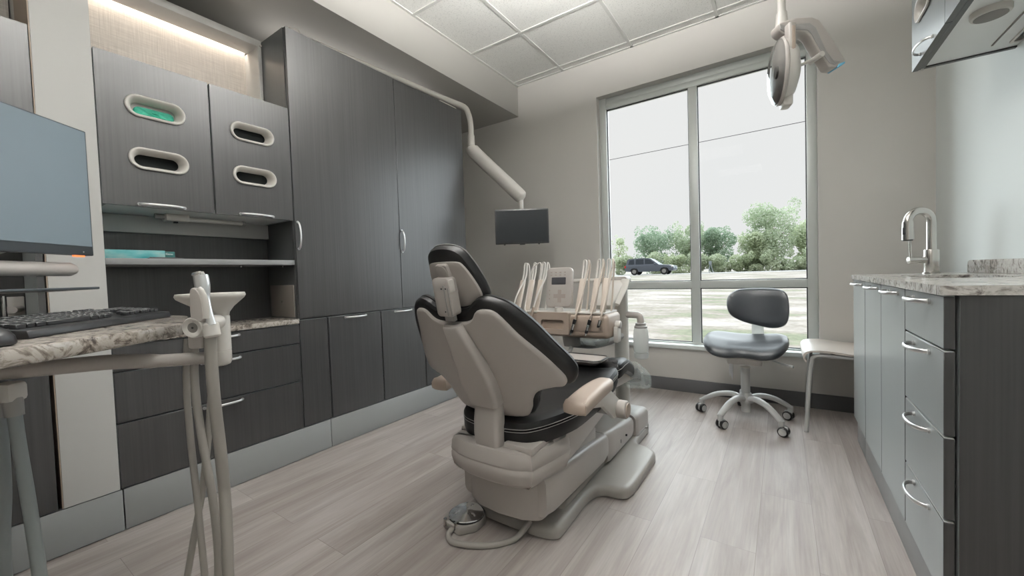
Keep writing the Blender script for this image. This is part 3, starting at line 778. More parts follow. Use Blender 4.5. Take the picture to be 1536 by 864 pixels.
# seat: waterfall front with a dip, facing the camera side
def seat_fn(a, b, h):
    z = .508+.052*max(0, (b)/.22)**1.5*(.4)+.030*(abs(a)/.23)**2-.035*max(0, -b/.21)**2
    return V((SC.x+a, SC.y-.01+b, z+h))
so = catmull([(-.235, .02), (-.225, .13), (-.16, .205), (0, .22), (.16, .205), (.225, .13), (.235, .02), (.23, -.11), (.185, -.205), (.10, -.222), (0, -.195), (-.10, -.222), (-.185, -.205), (-.23, -.11)], 4, True)
MB().puff([(p.x, p.y) for p in [V((q[0], q[1], 0)) for q in so]], seat_fn, [(.03, -.040), (.010, -.036), (.0, -.024), (-.002, -.010), (.004, .004), (.018, .014), (.045, .019)], inner=(.8, .55, .3)).done('seat', 'vinyl_slate', st)
MB().puff([(p[0]*.86, p[1]*.86) for p in so], lambda a, b, h: seat_fn(a, b, 0)+V((0, 0, h-.044)), [(.01, -.014), (0, -.008), (0, 0.002)]).done('seat_pan', 'plastic_white', st)
und = MB().prism([(-.185, .462), (.17, .462), (.165, .425), (.06, .372), (-.06, .372), (-.17, .432)], (SC.x-.10, SC.y, 0), (0, 1, 0), (0, 0, 1), (1, 0, 0), .20, .014)
und.done('tilt_mechanism', 'plastic_white', st)
m = MB().tube([sx(.425)+V((.07, -.02, 0)), sx(.42)+V((.13, -.055, 0)), sx(.405)+V((.20, -.09, 0))], .0055, 10)
lv = m.done('lever', 'powder_grey', st)
MB().tube([sx(.405)+V((.195, -.0875, 0)), sx(.397)+V((.255, -.118, 0))], [.008, .0095], 12, flat=.8).done('grip', 'powder_grey', lv)
MB().cyl(sx(.425)+V((.072, -.02, 0)), sx(.424)+V((.098, -.035, 0)), .013, n=14).done('knob', 'black_plastic', lv)
MB().tube([sx(.445)+V((-.07, -.05, 0)), sx(.44)+V((-.21, -.06, 0))], [.006, .008], 10, flat=.6).done('lever', 'plastic_white', st)
# backrest behind the seat, its bracket below
def back_fn(a, b, h):
    return V((SC.x+.058+a*.88, SC.y+.215+.12*b-.06*(abs(a)/.21)**2-h, .722+b))
bo = catmull([(-.20, .02), (-.185, .085), (-.12, .125), (0, .132), (.13, .128), (.19, .10), (.208, .03), (.205, -.06), (.175, -.115), (.10, -.135), (.0, -.122), (-.10, -.095), (-.175, -.05)], 4, True)
MB().puff([(p[0], p[1]) for p in bo], back_fn, [(.02, -.026), (.005, -.022), (0, -.008), (0, .006), (.006, .02), (.02, .028), (.05, .033)], inner=(.8, .5, .25)).done('backrest', 'vinyl_slate', st)
MB().tube(catmull([sx(.44)+V((.06, .12, 0)), sx(.46)+V((.062, .215, 0)), sx(.52)+V((.062, .252, 0)), sx(.64)+V((.06, .248, 0))], 5), .036, 12, flat=.25, fn=(1, 0, 0)).done('back_bracket', 'bottle', st)
hb = MB().prism([(0, 0), (.012, -.05), (.013, -.11), (.006, -.155), (-.004, -.10), (-.009, -.135), (-.014, -.085), (-.012, -.04)], sx(.425)+V((-.075, -.07, 0)), (.8, .5, 0), (0, 0, 1), (.5, -.8, 0), .0012)
hb.done('paper_tag', 'tag_paper', st)

# ================================================================== WHITE SIDE CHAIR
wc_ = thing('side_chair', 'pale moulded side chair half hidden by the sink counter end', 'chair', (.32, 3.17, 0))
prof = catmull([(-.215, -.055), (-.225, -.02), (-.20, .002), (-.12, .006), (0, -.006), (.12, -.004), (.175, .03), (.20, .12), (.215, .25), (.235, .35)], 5)
tb = bmesh.new(); L0 = []
for yy in (-.235, -.228, -.1, 0, .1, .228, .235):
    L0.append([tb.verts.new((.335+p[0], 3.17+yy, .478+p[1]-.008*(1-(yy/.235)**2))) for p in prof])
for i in range(len(L0)-1):
    for k in range(len(prof)-1): tb.faces.new((L0[i][k], L0[i][k+1], L0[i+1][k+1], L0[i+1][k]))
bmesh.ops.recalc_face_normals(tb, faces=tb.faces)
bmesh.ops.solidify(tb, geom=tb.faces[:], thickness=.011)
bmesh.ops.recalc_face_normals(tb, faces=tb.faces)
mb = MB(); mb.merge(tb); mb.done('seat_shell', 'seat_ply', wc_)
for y0, q in ((2.955, 0), (3.385, .017)):
    MB().tube(catmull([(.112+q, y0-.02, .001), (.127+q, y0-.01, .25), (.142+q, y0, .42), (.155+q, y0, .452), (.19, y0, .463), (.30, y0, .461)], 6), .0115, 12).done('leg', 'powder_grey', wc_)
    MB().tube(catmull([(.30, y0, .461), (.42, y0, .459), (.47, y0, .45), (.49, y0, .41), (.52, y0, .2), (.545, y0, .001)], 6), .0115, 12).done('leg', 'powder_grey', wc_)
MB().tube([(.25, 2.955, .458), (.25, 3.385, .458)], .009, 10).done('cross_bar', 'powder_grey', wc_)

# ================================================================== DENTAL CHAIR
CX = -.90
ch = thing('dental_chair', 'reclined patient chair with black vinyl cushions and pale grey shells', 'dental chair', (CX, 1.75, 0))
def sm(pts, n=5): return [(p.x, p.y) for p in catmull([(q[0], q[1], 0) for q in pts], n, True)]
def mirror(half):
    """closed outline from the right half listed top to bottom (first and last on the axis)"""
    return half+[(-p[0], p[1]) for p in half[-2:0:-1]]
# floor plate with wide feet
half = [(0, 1.262), (.12, 1.266), (.185, 1.285), (.20, 1.33), (.195, 1.50), (.20, 1.60), (.235, 1.655), (.30, 1.668), (.335, 1.70), (.345, 1.80), (.345, 2.05), (.335, 2.13), (.29, 2.17), (.23, 2.19), (.21, 2.26), (.21, 2.44), (.19, 2.46), (0, 2.46)]
pl_o = sm(mirror(half), 3)
pl_o = [(CX+a, b) for a, b in pl_o]
MB().puff(pl_o, lambda a, b, h: V((a, b, h)), [(.004, .004), (0, .006), (0, .028), (.004, .040), (.014, .047), (.03, .049)], inner=(.6,)).done('floor_plate', 'base_grey', ch)
MB().puff(pl_o, lambda a, b, h: V((a, b, h)), [(.03, .0005), (.014, .001), (.014, .005)], inner=(.6,)).done('rubber_foot', 'gap_black', ch)
# raised spine of the plate
MB().prism([(1.40, .04), (1.44, .075), (2.40, .075), (2.44, .04)], (CX-.165, 0, 0), (0, 1, 0), (0, 0, 1), (1, 0, 0), .33, .012).done('plate_spine', 'base_grey', ch)
# pedestal cover, rounded rear
ped = [(-.165, 1.225), (-.10, 1.195), (0, 1.185), (.10, 1.195), (.165, 1.225), (.17, 1.26), (.17, 1.75), (-.17, 1.75), (-.17, 1.26)]
MB().prism(ped, (CX, 0, .095), (1, 0, 0), (0, 1, 0), (0, 0, 1), .185, .014).done('pedestal', 'plastic_warm', ch)
# lift arm cover: long sloping housing with rounded shoulders
def arm_cover(x0, x1, y0, y1, zb0, zt0, zb1, zt1, r, name, mat, nseg=10):
    tb = bmesh.new(); rings = []
    for i in range(nseg+1):
        t = i/nseg; y = y0+(y1-y0)*t; zb = zb0+(zb1-zb0)*t; ztp = zt0+(zt1-zt0)*t
        sh = 0
        if i == 0 or i == nseg: sh = .006
        pr = rrect(x0+sh, x1-sh, zb+sh, ztp-sh, r, 5)
        rings.append([tb.verts.new((p[0], y, p[1])) for p in pr])
    n = len(rings[0])
    for i in range(nseg):
        for k in range(n): tb.faces.new((rings[i][k], rings[i][(k+1) % n], rings[i+1][(k+1) % n], rings[i+1][k]))
    tb.faces.new(rings[0]); tb.faces.new(rings[-1]); bmesh.ops.recalc_face_normals(tb, faces=tb.faces)
    mb = MB(); mb.merge(tb); return mb.done(name, mat, ch)
arm_cover(CX-.198, CX+.198, 1.222, 1.84, .112, .275, .088, .215, .028, 'lift_cover', 'plastic_warm')
arm_cover(CX-.190, CX+.190, 1.846, 2.26, .050, .215, .050, .165, .03, 'link_cover', 'plastic_warm')
arm_cover(CX-.20, CX+.20, 2.266, 2.52, .006, .175, .006, .150, .035, 'utility_box', 'plastic_warm')
arm_cover(CX-.203, CX+.203, 2.27, 2.522, .005, .062, .005, .052, .012, 'utility_box_base', 'plastic_grey')
mb = MB(); mb.cyl((CX+.1985, 2.10, .115), (CX+.1915, 2.10, .115), .006, n=12); mb.box(CX+.189, CX+.1915, 2.02, 2.026, .10, .118); mb.done('latch', 'black_plastic', ch)
# upper housing under the seat
uo = [(-.165, 1.135), (-.10, 1.112), (0, 1.105), (.11, 1.112), (.165, 1.135), (.192, 1.17), (.195, 1.42), (-.195, 1.42), (-.192, 1.17)]
uo = sm(uo, 3); uo = [(CX+a, b) for a, b in uo]
MB().puff(uo, lambda a, b, h: V((a, b, h)), [(.05, .245), (.028, .250), (.010, .268), (0, .30), (0, .318), (.003, .322), (.003, .325), (0, .33), (.004, .362), (.012, .378), (.03, .384)], inner=(.6,)).done('upper_housing', 'plastic_warm', ch)
MB().box(CX+.062, CX+.186, 1.145, 1.42, .372, .402, .010).box(CX-.186, CX-.062, 1.20, 1.42, .372, .398, .010).done('seat_mount', 'plastic_warm', ch)
MB().cyl((CX+.192, 1.24, .292), (CX+.197, 1.24, .292), .006, n=12).done('logo_dot', 'plastic_grey', ch)
hs = MB().obox((CX-.02, 1.205, .238), (.55, .0, -.8), .034, (0, 1, 0), .004, .004, .002); hs.done('release_lever', 'plastic_grey', ch)
# side wedge below the cushion
for sgn in (-1, 1):
    x = CX+sgn*.192
    MB().prism([(1.295, .255), (1.275, .40), (1.72, .425), (1.86, .385), (1.80, .335), (1.45, .27)], (x-.008, 0, 0), (0, 1, 0), (0, 0, 1), (1, 0, 0), .016, .006).done('side_cover', 'plastic_warm', ch)
MB().prism([(1.30, .26), (1.27, .41), (2.10, .47), (2.35, .385), (2.34, .365), (2.0, .39), (1.82, .335), (1.45, .265)], (CX-.175, 0, 0), (0, 1, 0), (0, 0, 1), (1, 0, 0), .35, .015).done('seat_frame', 'plastic_white', ch)
# seat cushion
def zseat(y):
    k = [(1.05, .455), (1.2, .462), (1.4, .458), (1.6, .470), (1.8, .508), (1.95, .532), (2.03, .530), (2.15, .497), (2.3, .438), (2.45, .378), (2.6, .31)]
    for (a, b), (c, d) in zip(k, k[1:]):
        if y <= c: t = (y-a)/(c-a); t = t*t*(3-2*t)*.35+t*.65; return b+(d-b)*t
    return k[-1][1]
def seat_map(a, b, h): return V((CX+a, b, zseat(b)+h+.022*(abs(a)/.25)**2.2))
half = [(0, 1.165), (.09, 1.168), (.155, 1.19), (.205, 1.27), (.24, 1.40), (.252, 1.56), (.255, 1.72), (.245, 1.845), (.20, 1.868), (0, 1.872)]
so = sm(mirror(half), 4)
sc_ = MB().puff(so, seat_map, [(.025, -.088), (.006, -.082), (0, -.062), (0, -.032), (.001, -.026), (.0065, -.024), (.001, -.022), (0, -.012), (.008, .002), (.03, .010), (.06, .012)], inner=(.8, .55, .3)).done('seat_cushion', 'vinyl_black', ch)
stp = MB()
for ins, hh in ((.0015, -.019), (.0015, -.029)):
    pts = [seat_map(p[0]*(1+.001/.2), p[1], hh) for p in so]
    stp.tube(pts+[pts[0]], .0013, 5, cap=False)
stp.done('stitching', 'stitch', sc_)
half = [(0, 1.880), (.20, 1.878), (.242, 1.895), (.242, 1.98), (.225, 2.10), (.195, 2.28), (.185, 2.42), (.16, 2.475), (.08, 2.49), (0, 2.49)]
lo = sm(mirror(half), 4)
lr = MB().puff(lo, seat_map, [(.02, -.07), (.004, -.064), (0, -.045), (0, -.02), (.006, -.004), (.02, .006), (.05, .010)], inner=(.8, .55, .3)).done('leg_rest', 'vinyl_black', ch)
stp = MB(); pts = [seat_map(p[0]*1.004, p[1], -.022) for p in lo]; stp.tube(pts+[pts[0]], .0012, 5, cap=False); stp.done('stitching', 'stitch', lr)
# backrest: wing shaped, wrapped forward
BO = V((CX-.018, .998, .858)); BD = V((0, .485, -.8745)); BN = V((0, .8745, .485))
def back_map(a, b, h):
    w = .098*(abs(a)/.35)**1.9
    return BO+V((a, 0, 0))+BD*b+V((0, 1, 0))*w+BN*h
half = [(0, -.030), (.045, -.033), (.075, -.042), (.102, -.064), (.137, -.076), (.172, -.068), (.210, -.044), (.258, .020), (.302, .108), (.336, .178), (.346, .226), (.330, .266), (.282, .276), (.228, .300), (.200, .340), (.183, .388), (.142, .430), (0, .438)]
bo = sm(mirror(half), 4)
MB().puff(bo, back_map, [(.024, -.004), (.008, .000), (0, .010), (0, .024), (.003, .027), (0, .030), (.004, .042), (.016, .052), (.04, .057)], inner=(.85, .6, .35)).done('back_cushion', 'vinyl_black', ch)
half = [(0, .006), (.06, .003), (.088, -.010), (.112, -.038), (.144, -.045), (.178, -.030), (.222, .052), (.268, .122), (.303, .186), (.321, .232), (.309, .264), (.272, .272), (.220, .292), (.189, .335), (.172, .384), (.134, .422), (0, .429)]
sh = sm(mirror(half), 4)
MB().puff(sh, back_map, [(.012, -.016), (.004, -.0145), (0, -.010), (0, .0)], inner=(.9, .7, .45)).done('back_shell', 'plastic_warm', ch)
# spine running down the shell to the housing
def section(c, w, t, r, tilt):
    up = V((0, math.cos(tilt), math.sin(tilt)))        # thickness direction
    return [V(c)+V((p[0], 0, 0))+up*p[1] for p in rrect(-w/2, w/2, -t/2, t/2, r, 4)]
def loft(secs, name, mat, parent):
    tb = bmesh.new(); R = [[tb.verts.new(p) for p in s] for s in secs]; n = len(R[0])
    for i in range(len(R)-1):
        for k in range(n): tb.faces.new((R[i][k], R[i][(k+1) % n], R[i+1][(k+1) % n], R[i+1][k]))
    tb.faces.new(R[0]); tb.faces.new(R[-1]); bmesh.ops.recalc_face_normals(tb, faces=tb.faces)
    mb = MB(); mb.merge(tb); return mb.done(name, mat, parent)
tl_ = math.radians(26)
ss = []
for y, z, w, t in ((.974, .842, .070, .03), (.976, .836, .078, .036), (1.020, .76, .104, .040), (1.062, .69, .132, .046), (1.102, .62, .142, .054), (1.136, .565, .132, .062), (1.146, .540, .122, .066), (1.147, .534, .116, .062)):
    ss.append(section((CX, y, z), w, t, .016, tl_ if z > .6 else tl_*.5))
loft(ss, 'back_spine', 'plastic_warm', ch)
ss = []
for y, z, w, t in ((1.156, .55, .100, .056), (1.158, .530, .108, .060), (1.152, .47, .112, .062), (1.150, .42, .112, .062), (1.160, .36, .110, .062), (1.17, .33, .108, .058)):
    ss.append(section((CX, y, z), w, t, .018, 0))
loft(ss, 'back_column', 'plastic_warm', ch)
# headrest
HO = V((CX, 1.020, .905)); HU = V((0, -.46, .888)); HN = V((0, .888, .46))
def head_map(a, b, h): return HO+V((a, 0, 0))+HU*b+V((0, 1, 0))*(.024*(abs(a)/.12)**1.8)+HN*h
half = [(0, .212), (.042, .207), (.070, .190), (.086, .158), (.100, .11), (.108, .06), (.104, .025), (.082, .002), (.045, -.006), (0, -.006)]
ho = sm(mirror(half), 4)
hr = MB().puff(ho, head_map, [(.020, -.006), (.005, -.001), (0, .010), (0, .022), (.004, .034), (.016, .044), (.04, .048)], inner=(.85, .6, .35)).done('headrest_cushion', 'vinyl_black', ch)
pts = [head_map(p[0], p[1], .026) for p in ho]
MB().tube([p+(p-HO-HU*.11)*.004 for p in pts+[pts[0]]], .0016, 5, cap=False).done('piping', 'stitch', hr)
half = [(0, .166), (.054, .164), (.070, .154), (.086, .115), (.098, .062), (.095, .026), (.074, .006), (.04, .0), (0, .0)]
MB().puff(sm(mirror(half), 3), head_map, [(.006, -.012), (.001, -.011), (0, -.006), (0, .004)], inner=(.8, .5)).done('headrest_plate', 'plastic_warm', ch)
g = thing  # (kept short)
mp_ = lambda a, b, h: HO+V((a, 0, 0))+HU*b+HN*h
sl = MB().puff(rrect(-.024, .024, .055, .162, .008), mp_, [(.002, -.024), (0, -.022), (0, -.010)], inner=(.5,)); sl.done('headrest_slide', 'plastic_warm', ch)
MB().lathe([(.020, -.0), (.020, .003), (.018, .004), (0, .004)], mp_(0, .14, -.023), -HN, 24).done('pivot_disc', 'plastic_warm', ch)
mm = lambda a, b, h: V((CX-.004, .983, .878))+V((a, 0, 0))+V((0, -.20, .98))*b+V((0, .98, .20))*h
box = MB().puff(rrect(-.036, .036, .0, .128, .014), mm, [(.006, -.036), (.001, -.033), (0, -.026), (0, .004)], inner=(.5,)).done('headrest_mechanism', 'plastic_warm', ch)
mb = MB()
mb.obox(mm(.016, .055, -.037), (0, -.20, .98), .05, (1, 0, 0), .003, .002, .001); mb.obox(mm(.030, .05, -.034), (0, -.20, .98), .046, (1, 0, 0), .0025, .003, .001)
mb.done('guide_rail', 'plastic_grey', box)
mb = MB()
for a, b in ((.004, .094), (.005, .018), (.022, .094)): mb.cyl(mm(a, b, -.035), mm(a, b, -.0372), .0026, n=10)
mb.done('screw', 'black_plastic', box)
MB().obox(mm(.03, .100, -.02), (0, -.20, .98), .022, (1, 0, 0), .010, .012, .006).done('release_button', 'plastic_white', box)
MB().obox(mm(.0, -.008, -.012), (0, -.20, .98), .012, (1, 0, 0), .020, .008, .002).done('link', 'plastic_grey', box)
# armrests
for sgn in (1, -1):
    ax_ = CX+sgn*.315
    ar = MB()
    def arm_map(a, b, h): return V((ax_+a, b, .560+.020*math.sin(min(1, max(0, (b-1.20)/.33))*pi*.72)+h))
    ao = [(-.044, 1.235), (-.036, 1.215), (0, 1.208), (.036, 1.215), (.044, 1.235), (.043, 1.38), (.036, 1.485), (.026, 1.515), (0, 1.522), (-.026, 1.515), (-.036, 1.485), (-.043, 1.38)]
    ar.puff(sm(ao, 4), arm_map, [(.010, -.042), (.003, -.039), (0, -.030), (0, -.012), (.005, -.003), (.012, .002)], inner=(.7, .4))
    ar.done('armrest_pad', 'plastic_beige', ch)
    lk = MB().prism([(1.26, .527), (1.42, .545), (1.54, .532), (1.685, .436), (1.67, .385), (1.60, .385), (1.48, .47), (1.30, .512)], (ax_-.010*sgn-.011, 0, 0), (0, 1, 0), (0, 0, 1), (1, 0, 0), .022, .006).done('armrest_link', 'plastic_white', ch)
    pv = MB().lathe([(0, -.03), (.034, -.03), (.038, -.026), (.038, .014), (.034, .018), (0, .019)], (ax_+sgn*.022, 1.645, .415), (sgn, 0, 0), 28).done('armrest_pivot', 'plastic_warm', ch)
    MB().lathe([(0, 0), (.031, 0), (.029, .004), (0, .006)], (ax_+sgn*.0405, 1.645, .415), (sgn, 0, 0), 28).done('pivot_cap', 'plastic_beige', pv)
    MB().box(min(ax_, CX+sgn*.19), max(ax_, CX+sgn*.19), 1.615, 1.675, .39, .425, .006).done('armrest_bracket', 'plastic_grey', ch)
# clear cover pulled over the foot end of the leg rest
half = [(0, 2.245), (.12, 2.245), (.215, 2.25), (.218, 2.33), (.21, 2.47), (.195, 2.59), (.10, 2.615), (0, 2.618)]
rnd = random.Random(3)
def crinkle(a, b, h): return seat_map(a, b, h)+V((math.sin(b*120+a*40)*.002, 0, .003*math.sin(a*95+b*70)+.002*math.sin(a*230-b*140)))
pc = MB().puff(sm(mirror(half), 4), crinkle, [(.01, -.084), (0, -.075), (0, -.01), (.012, .014), (.03, .018)], inner=(.9, .8, .7, .6, .5, .4, .3, .2, .1)).done('plastic_toe_cover', 'crinkle')
tag(pc, 'clear crinkled plastic sleeve over the foot end of the chair', 'cover')

# foot control
fp = thing('foot_pedal', 'round chrome foot control lying on the planks beside the chair base', 'foot pedal', (-1.075, 1.20, 0))
fc = V((-1.075, 1.205, 0))
MB().prism([(fc.x+.062*math.cos(a)-(.0 if k else 0), fc.y+.062*math.sin(a)) for k, a in enumerate([2*pi*i/18 for i in range(9, 19)])]+[(fc.x+.045, fc.y-.075), (fc.x-.045, fc.y-.075)] if False else
           [(fc.x-.056, fc.y-.080), (fc.x+.034, fc.y-.088), (fc.x+.077, fc.y-.035), (fc.x+.077, fc.y+.025), (fc.x+.046, fc.y+.066), (fc.x-.046, fc.y+.066), (fc.x-.079, fc.y+.012), (fc.x-.079, fc.y-.046)],
           (0, 0, .0005), (1, 0, 0), (0, 1, 0), (0, 0, 1), .032, .006).done('housing', 'base_grey', fp)
dome = [(0, .056), (.016, .055), (.036, .050), (.058, .044), (.070, .041), (.0715, .038), (.069, .036)]
tb = bmesh.new(); R = []
nn_ = 30
for r, h in dome:
    R.append([tb.verts.new((fc.x+r*(1+.05*math.cos(3*t))*math.cos(t) if r else fc.x, fc.y+r*(1+.05*math.cos(3*t))*math.sin(t) if r else fc.y, h-(.010*max(0, math.cos(3*t+.6))**6 if .02 < r < .055 else 0))) for t in [2*pi*k/nn_ for k in range(nn_)]])
for q in range(len(R)-1):
    for k in range(nn_): tb.faces.new((R[q][k], R[q][(k+1) % nn_], R[q+1][(k+1) % nn_], R[q+1][k]))
bmesh.ops.remove_doubles(tb, verts=tb.verts, dist=1e-5); bmesh.ops.recalc_face_normals(tb, faces=tb.faces)
mb = MB(); mb.merge(tb); mb.done('pedal_disc', 'chrome', fp)
mb = MB().lathe([(.064, .030), (.0735, .033), (.0735, .036), (.064, .037)], fc, (0, 0, 1), 30); mb.done('seal', 'black_plastic', fp)
for a in (-.042, .012):
    MB().cyl((fc.x+a, fc.y-.081, .018), (fc.x+a, fc.y-.081, .044), .007, n=12).done('guard_post', 'nickel', fp)
cp = catmull([(fc.x-.005, fc.y-.086, .014), (fc.x+.005, fc.y-.115, .011), (fc.x+.055, fc.y-.135, .011), (fc.x+.16, fc.y-.09, .011), (fc.x+.235, fc.y-.005, .012), (fc.x+.27, fc.y+.06, .06)], 7)
MB().tube(cp, .0112, 12).done('hose', 'hose_grey', fp)

# ================================================================== DELIVERY UNIT
DX0, DX1, DY0 = -1.40, -.795, 2.10
du = thing('delivery_unit', 'beige dental delivery unit with control panel on a post behind the chair', 'delivery unit', (-.885, 2.585, 0))
# body: two lobes and a lighter middle
MB().prism(rrect(DY0, DY0+.22, .625, .765, .03), (DX0, 0, 0), (0, 1, 0), (0, 0, 1), (1, 0, 0), DX1-DX0, .022, 3).done('body', 'plastic_taupe', du)
MB().box(DX0+.02, DX1-.02, DY0+.006, DY0+.215, .762, .775, .006).done('top_plate', 'plastic_white', du)
mid = MB().holed(rrect(-1.235, -1.02, .645, .772, .012), [rrect(-1.205, -1.052, .672, .728, .014)], (0, DY0-.020, 0), (1, 0, 0), (0, 0, 1), (0, 1, 0), .03).done('grip_frame', 'plastic_beige', du)
MB().box(-1.21, -1.045, DY0+.004, DY0+.010, .665, .735).done('grip_recess', 'dark_recess', du)
MB().box(-1.0, -.82, DY0-.004, DY0+.004, .665, .75, .004).done('panel_inset', 'plastic_taupe', du)
# control panel
pm = lambda a, b, h: V((-1.105, DY0+.015, .80))+V((a, 0, 0))+V((0, .14, .99))*b+V((0, -.99, .14))*h
pd = MB().puff(rrect(-.084, .084, 0, .238, .026), pm, [(.004, -.028), (0, -.024), (0, -.004), (.004, 0), (.008, .001)], inner=(.5,)).done('control_panel', 'plastic_warm', du)
MB().puff(rrect(-.048, .046, .135, .178, .004), pm, [(0, .001), (0, .0025)], inner=(.5,)).done('display', 'lcd', pd)
MB().prism([(-.012, -.038), (.012, -.038), (.012, -.012), (.040, -.012), (.040, .012), (.012, .012), (.012, .038), (-.012, .038), (-.012, .012), (-.040, .012), (-.040, -.012), (-.012, -.012)], pm(.008, .066, .001), (1, 0, 0), (0, .14, .99), (0, -.99, .14), .0015).done('cross_keys', 'icon_grey', pd)
mb = MB()
for a in (-.05, -.02, .01, .04):
    for b in (.208, .192): mb.obox(pm(a, b, .0012), (1, 0, 0), .007, (0, .14, .99), .003, .0012)
for b in (.10, .075, .05): mb.obox(pm(-.058, b, .0012), (1, 0, 0), .005, (0, .14, .99), .004, .0012)
mb.done('key_icons', 'icon_grey', pd)
MB().cyl((-1.10, DY0+.02, .77), (-1.10, DY0+.015, .802), .03, .024, 20).done('panel_neck', 'plastic_white', du)
# whip arms
arms_px = [(-1.405, .0), (-1.335, .0), (-1.27, .0), (-.985, .0), (-.895, .0), (-.835, .0)]
for x, _ in arms_px:
    a0 = V((x, DY0+.03, .765)); a1 = V((x+.002, DY0+.11, .962))
    ax = (a1-a0).normalized()
    w_ = MB().obox((a0+a1)/2, ax, (a1-a0).length/2, (1, 0, 0), .0155, .011, .004).done('whip_arm', 'whip_beige', du)
    MB().tube(catmull([a1+V((-.008, 0, -.01)), a1+V((-.008, .025, .055)), a1+V((-.006, .036, .105)), a1+V((.008, .038, .105)), a1+V((.010, .025, .05)), a1+V((.008, .0, -.01))], 5), .0055, 8).done('hose_clip', 'hose_white', w_)
# mechanics below and the arm system
MB().cyl((-1.06, 2.2, .56), (-1.06, 2.2, .63), .05, .06, 24).done('swivel', 'plastic_grey', du)
MB().tube(catmull([(-1.06, 2.2, .575), (-.98, 2.3, .555), (-.92, 2.42, .56), (-.885, 2.55, .58)], 5), .032, 14, flat=.8).done('lower_arm', 'plastic_grey', du)
MB().puff(rrect(-.99, -.84, 2.13, 2.27, .03), lambda a, b, h: V((a, b, h)), [(.03, .575), (.01, .58), (0, .60), (0, .622)], inner=(.5,)).done('catch_tray', 'crinkle', du)
MB().cyl((-.885, 2.585, .004), (-.885, 2.585, .93), .046, n=28).done('post', 'plastic_white', du)
MB().lathe([(.085, 0), (.085, .02), (.05, .05), (.046, .055)], (-.885, 2.585, .0005), n=28).done('post_foot', 'plastic_grey', du)
MB().prism(rrect(-1.02, -.825, .925, .968, .018), (0, 2.54, 0), (1, 0, 0), (0, 0, 1), (0, 1, 0), .09, .008).done('elbow', 'plastic_warm', du)
MB().tube([(-.84, 2.55, .945), (-.835, 2.50, .90), (-.845, 2.36, .80)], .028, 12, flat=.45).done('flex_arm', 'plastic_white', du)
MB().tube([(-1.0, 2.585, .945), (-1.26, 2.56, .945)], .012, 12).done('rail', 'plastic_white', du)
MB().prism([(2.56, .955), (2.585, .91), (2.33, .77), (2.30, .80)], (-.99, 0, 0), (0, 1, 0), (0, 0, 1), (1, 0, 0), .15, .008).done('arm_cover', 'plastic_white', du)
MB().cyl((-.785, 2.20, .70), (-.755, 2.20, .70), .022, n=20, bev=.004).done('knob', 'plastic_white', du)
MB().box(-.79, -.765, 2.17, 2.23, .60, .69, .006).done('side_handle', 'plastic_white', du)
# water bottle
be = MB().tube(catmull([(-.885, 2.585, .715), (-.80, 2.575, .717), (-.765, 2.575, .712), (-.755, 2.575, .69), (-.755, 2.575, .665)], 5), .022, 14).done('bottle_arm', 'plastic_warm', du)
MB().lathe([(.024, .0), (.032, -.004), (.032, -.018), (.040, -.024), (.040, -.034)], (-.755, 2.575, .668), n=28).done('bottle_cap', 'plastic_grey', du)
MB().lathe([(.036, .0), (.044, -.012), (.047, -.05), (.046, -.15), (.040, -.158), (0, -.16)], (-.755, 2.575, .635), n=28).done('water_bottle', 'bottle', du)
MB().lathe([(.040, -.1585), (.045, -.160), (.044, -.192), (.038, -.197), (0, -.198)], (-.755, 2.575, .635), n=28).done('bottle_sleeve', 'frosted', du)
# instrument tray
it = thing('instrument_tray', 'pale oblong tray with dark rim under the delivery unit', 'tray', (-.90, 1.93, .56))
tb = bmesh.new(); R = []
for ins, z in ((0, .572), (.004, .574), (.008, .570), (.035, .552), (.06, .551)):
    R.append([tb.verts.new((p[0], p[1], z)) for p in rrect(-1.10+ins, -.722-ins, 1.775+ins, 1.93-ins, max(.01, .035-ins*.3))])
for ins, z in ((.056, .546), (.032, .546), (0, .568)):
    R.append([tb.verts.new((p[0], p[1], z)) for p in rrect(-1.10+ins, -.722-ins, 1.775+ins, 1.93-ins, max(.01, .035-ins*.3))])
R = R[:5]+R[5:]
n = len(R[0])
for q in range(4):
    for k in range(n): tb.faces.new((R[q][k], R[q][(k+1) % n], R[q+1][(k+1) % n], R[q+1][k]))
tb.faces.new(R[4])
for q in (5, 6):
    for k in range(n): tb.faces.new((R[q][k], R[q][(k+1) % n], R[q+1][(k+1) % n], R[q+1][k]))
tb.faces.new(R[5])
for k in range(n): tb.faces.new((R[7][k], R[7][(k+1) % n], R[0][(k+1) % n], R[0][k]))
bmesh.ops.recalc_face_normals(tb, faces=tb.faces); mb = MB(); mb.merge(tb); mb.done('dish', 'plastic_warm', it)
rim = [V((p[0], p[1], .5745)) for p in rrect(-1.098, -.724, 1.777, 1.928, .034)]
MB().tube(rim+[rim[0]], .0035, 6, cap=False).done('rim', 'black_plastic', it)
MB().tube(catmull([(-1.0, 1.90, .5445), (-1.01, 1.97, .540), (-1.03, 2.10, .545), (-1.055, 2.18, .562)], 5), .012, 10).done('holder_arm', 'plastic_grey', it)
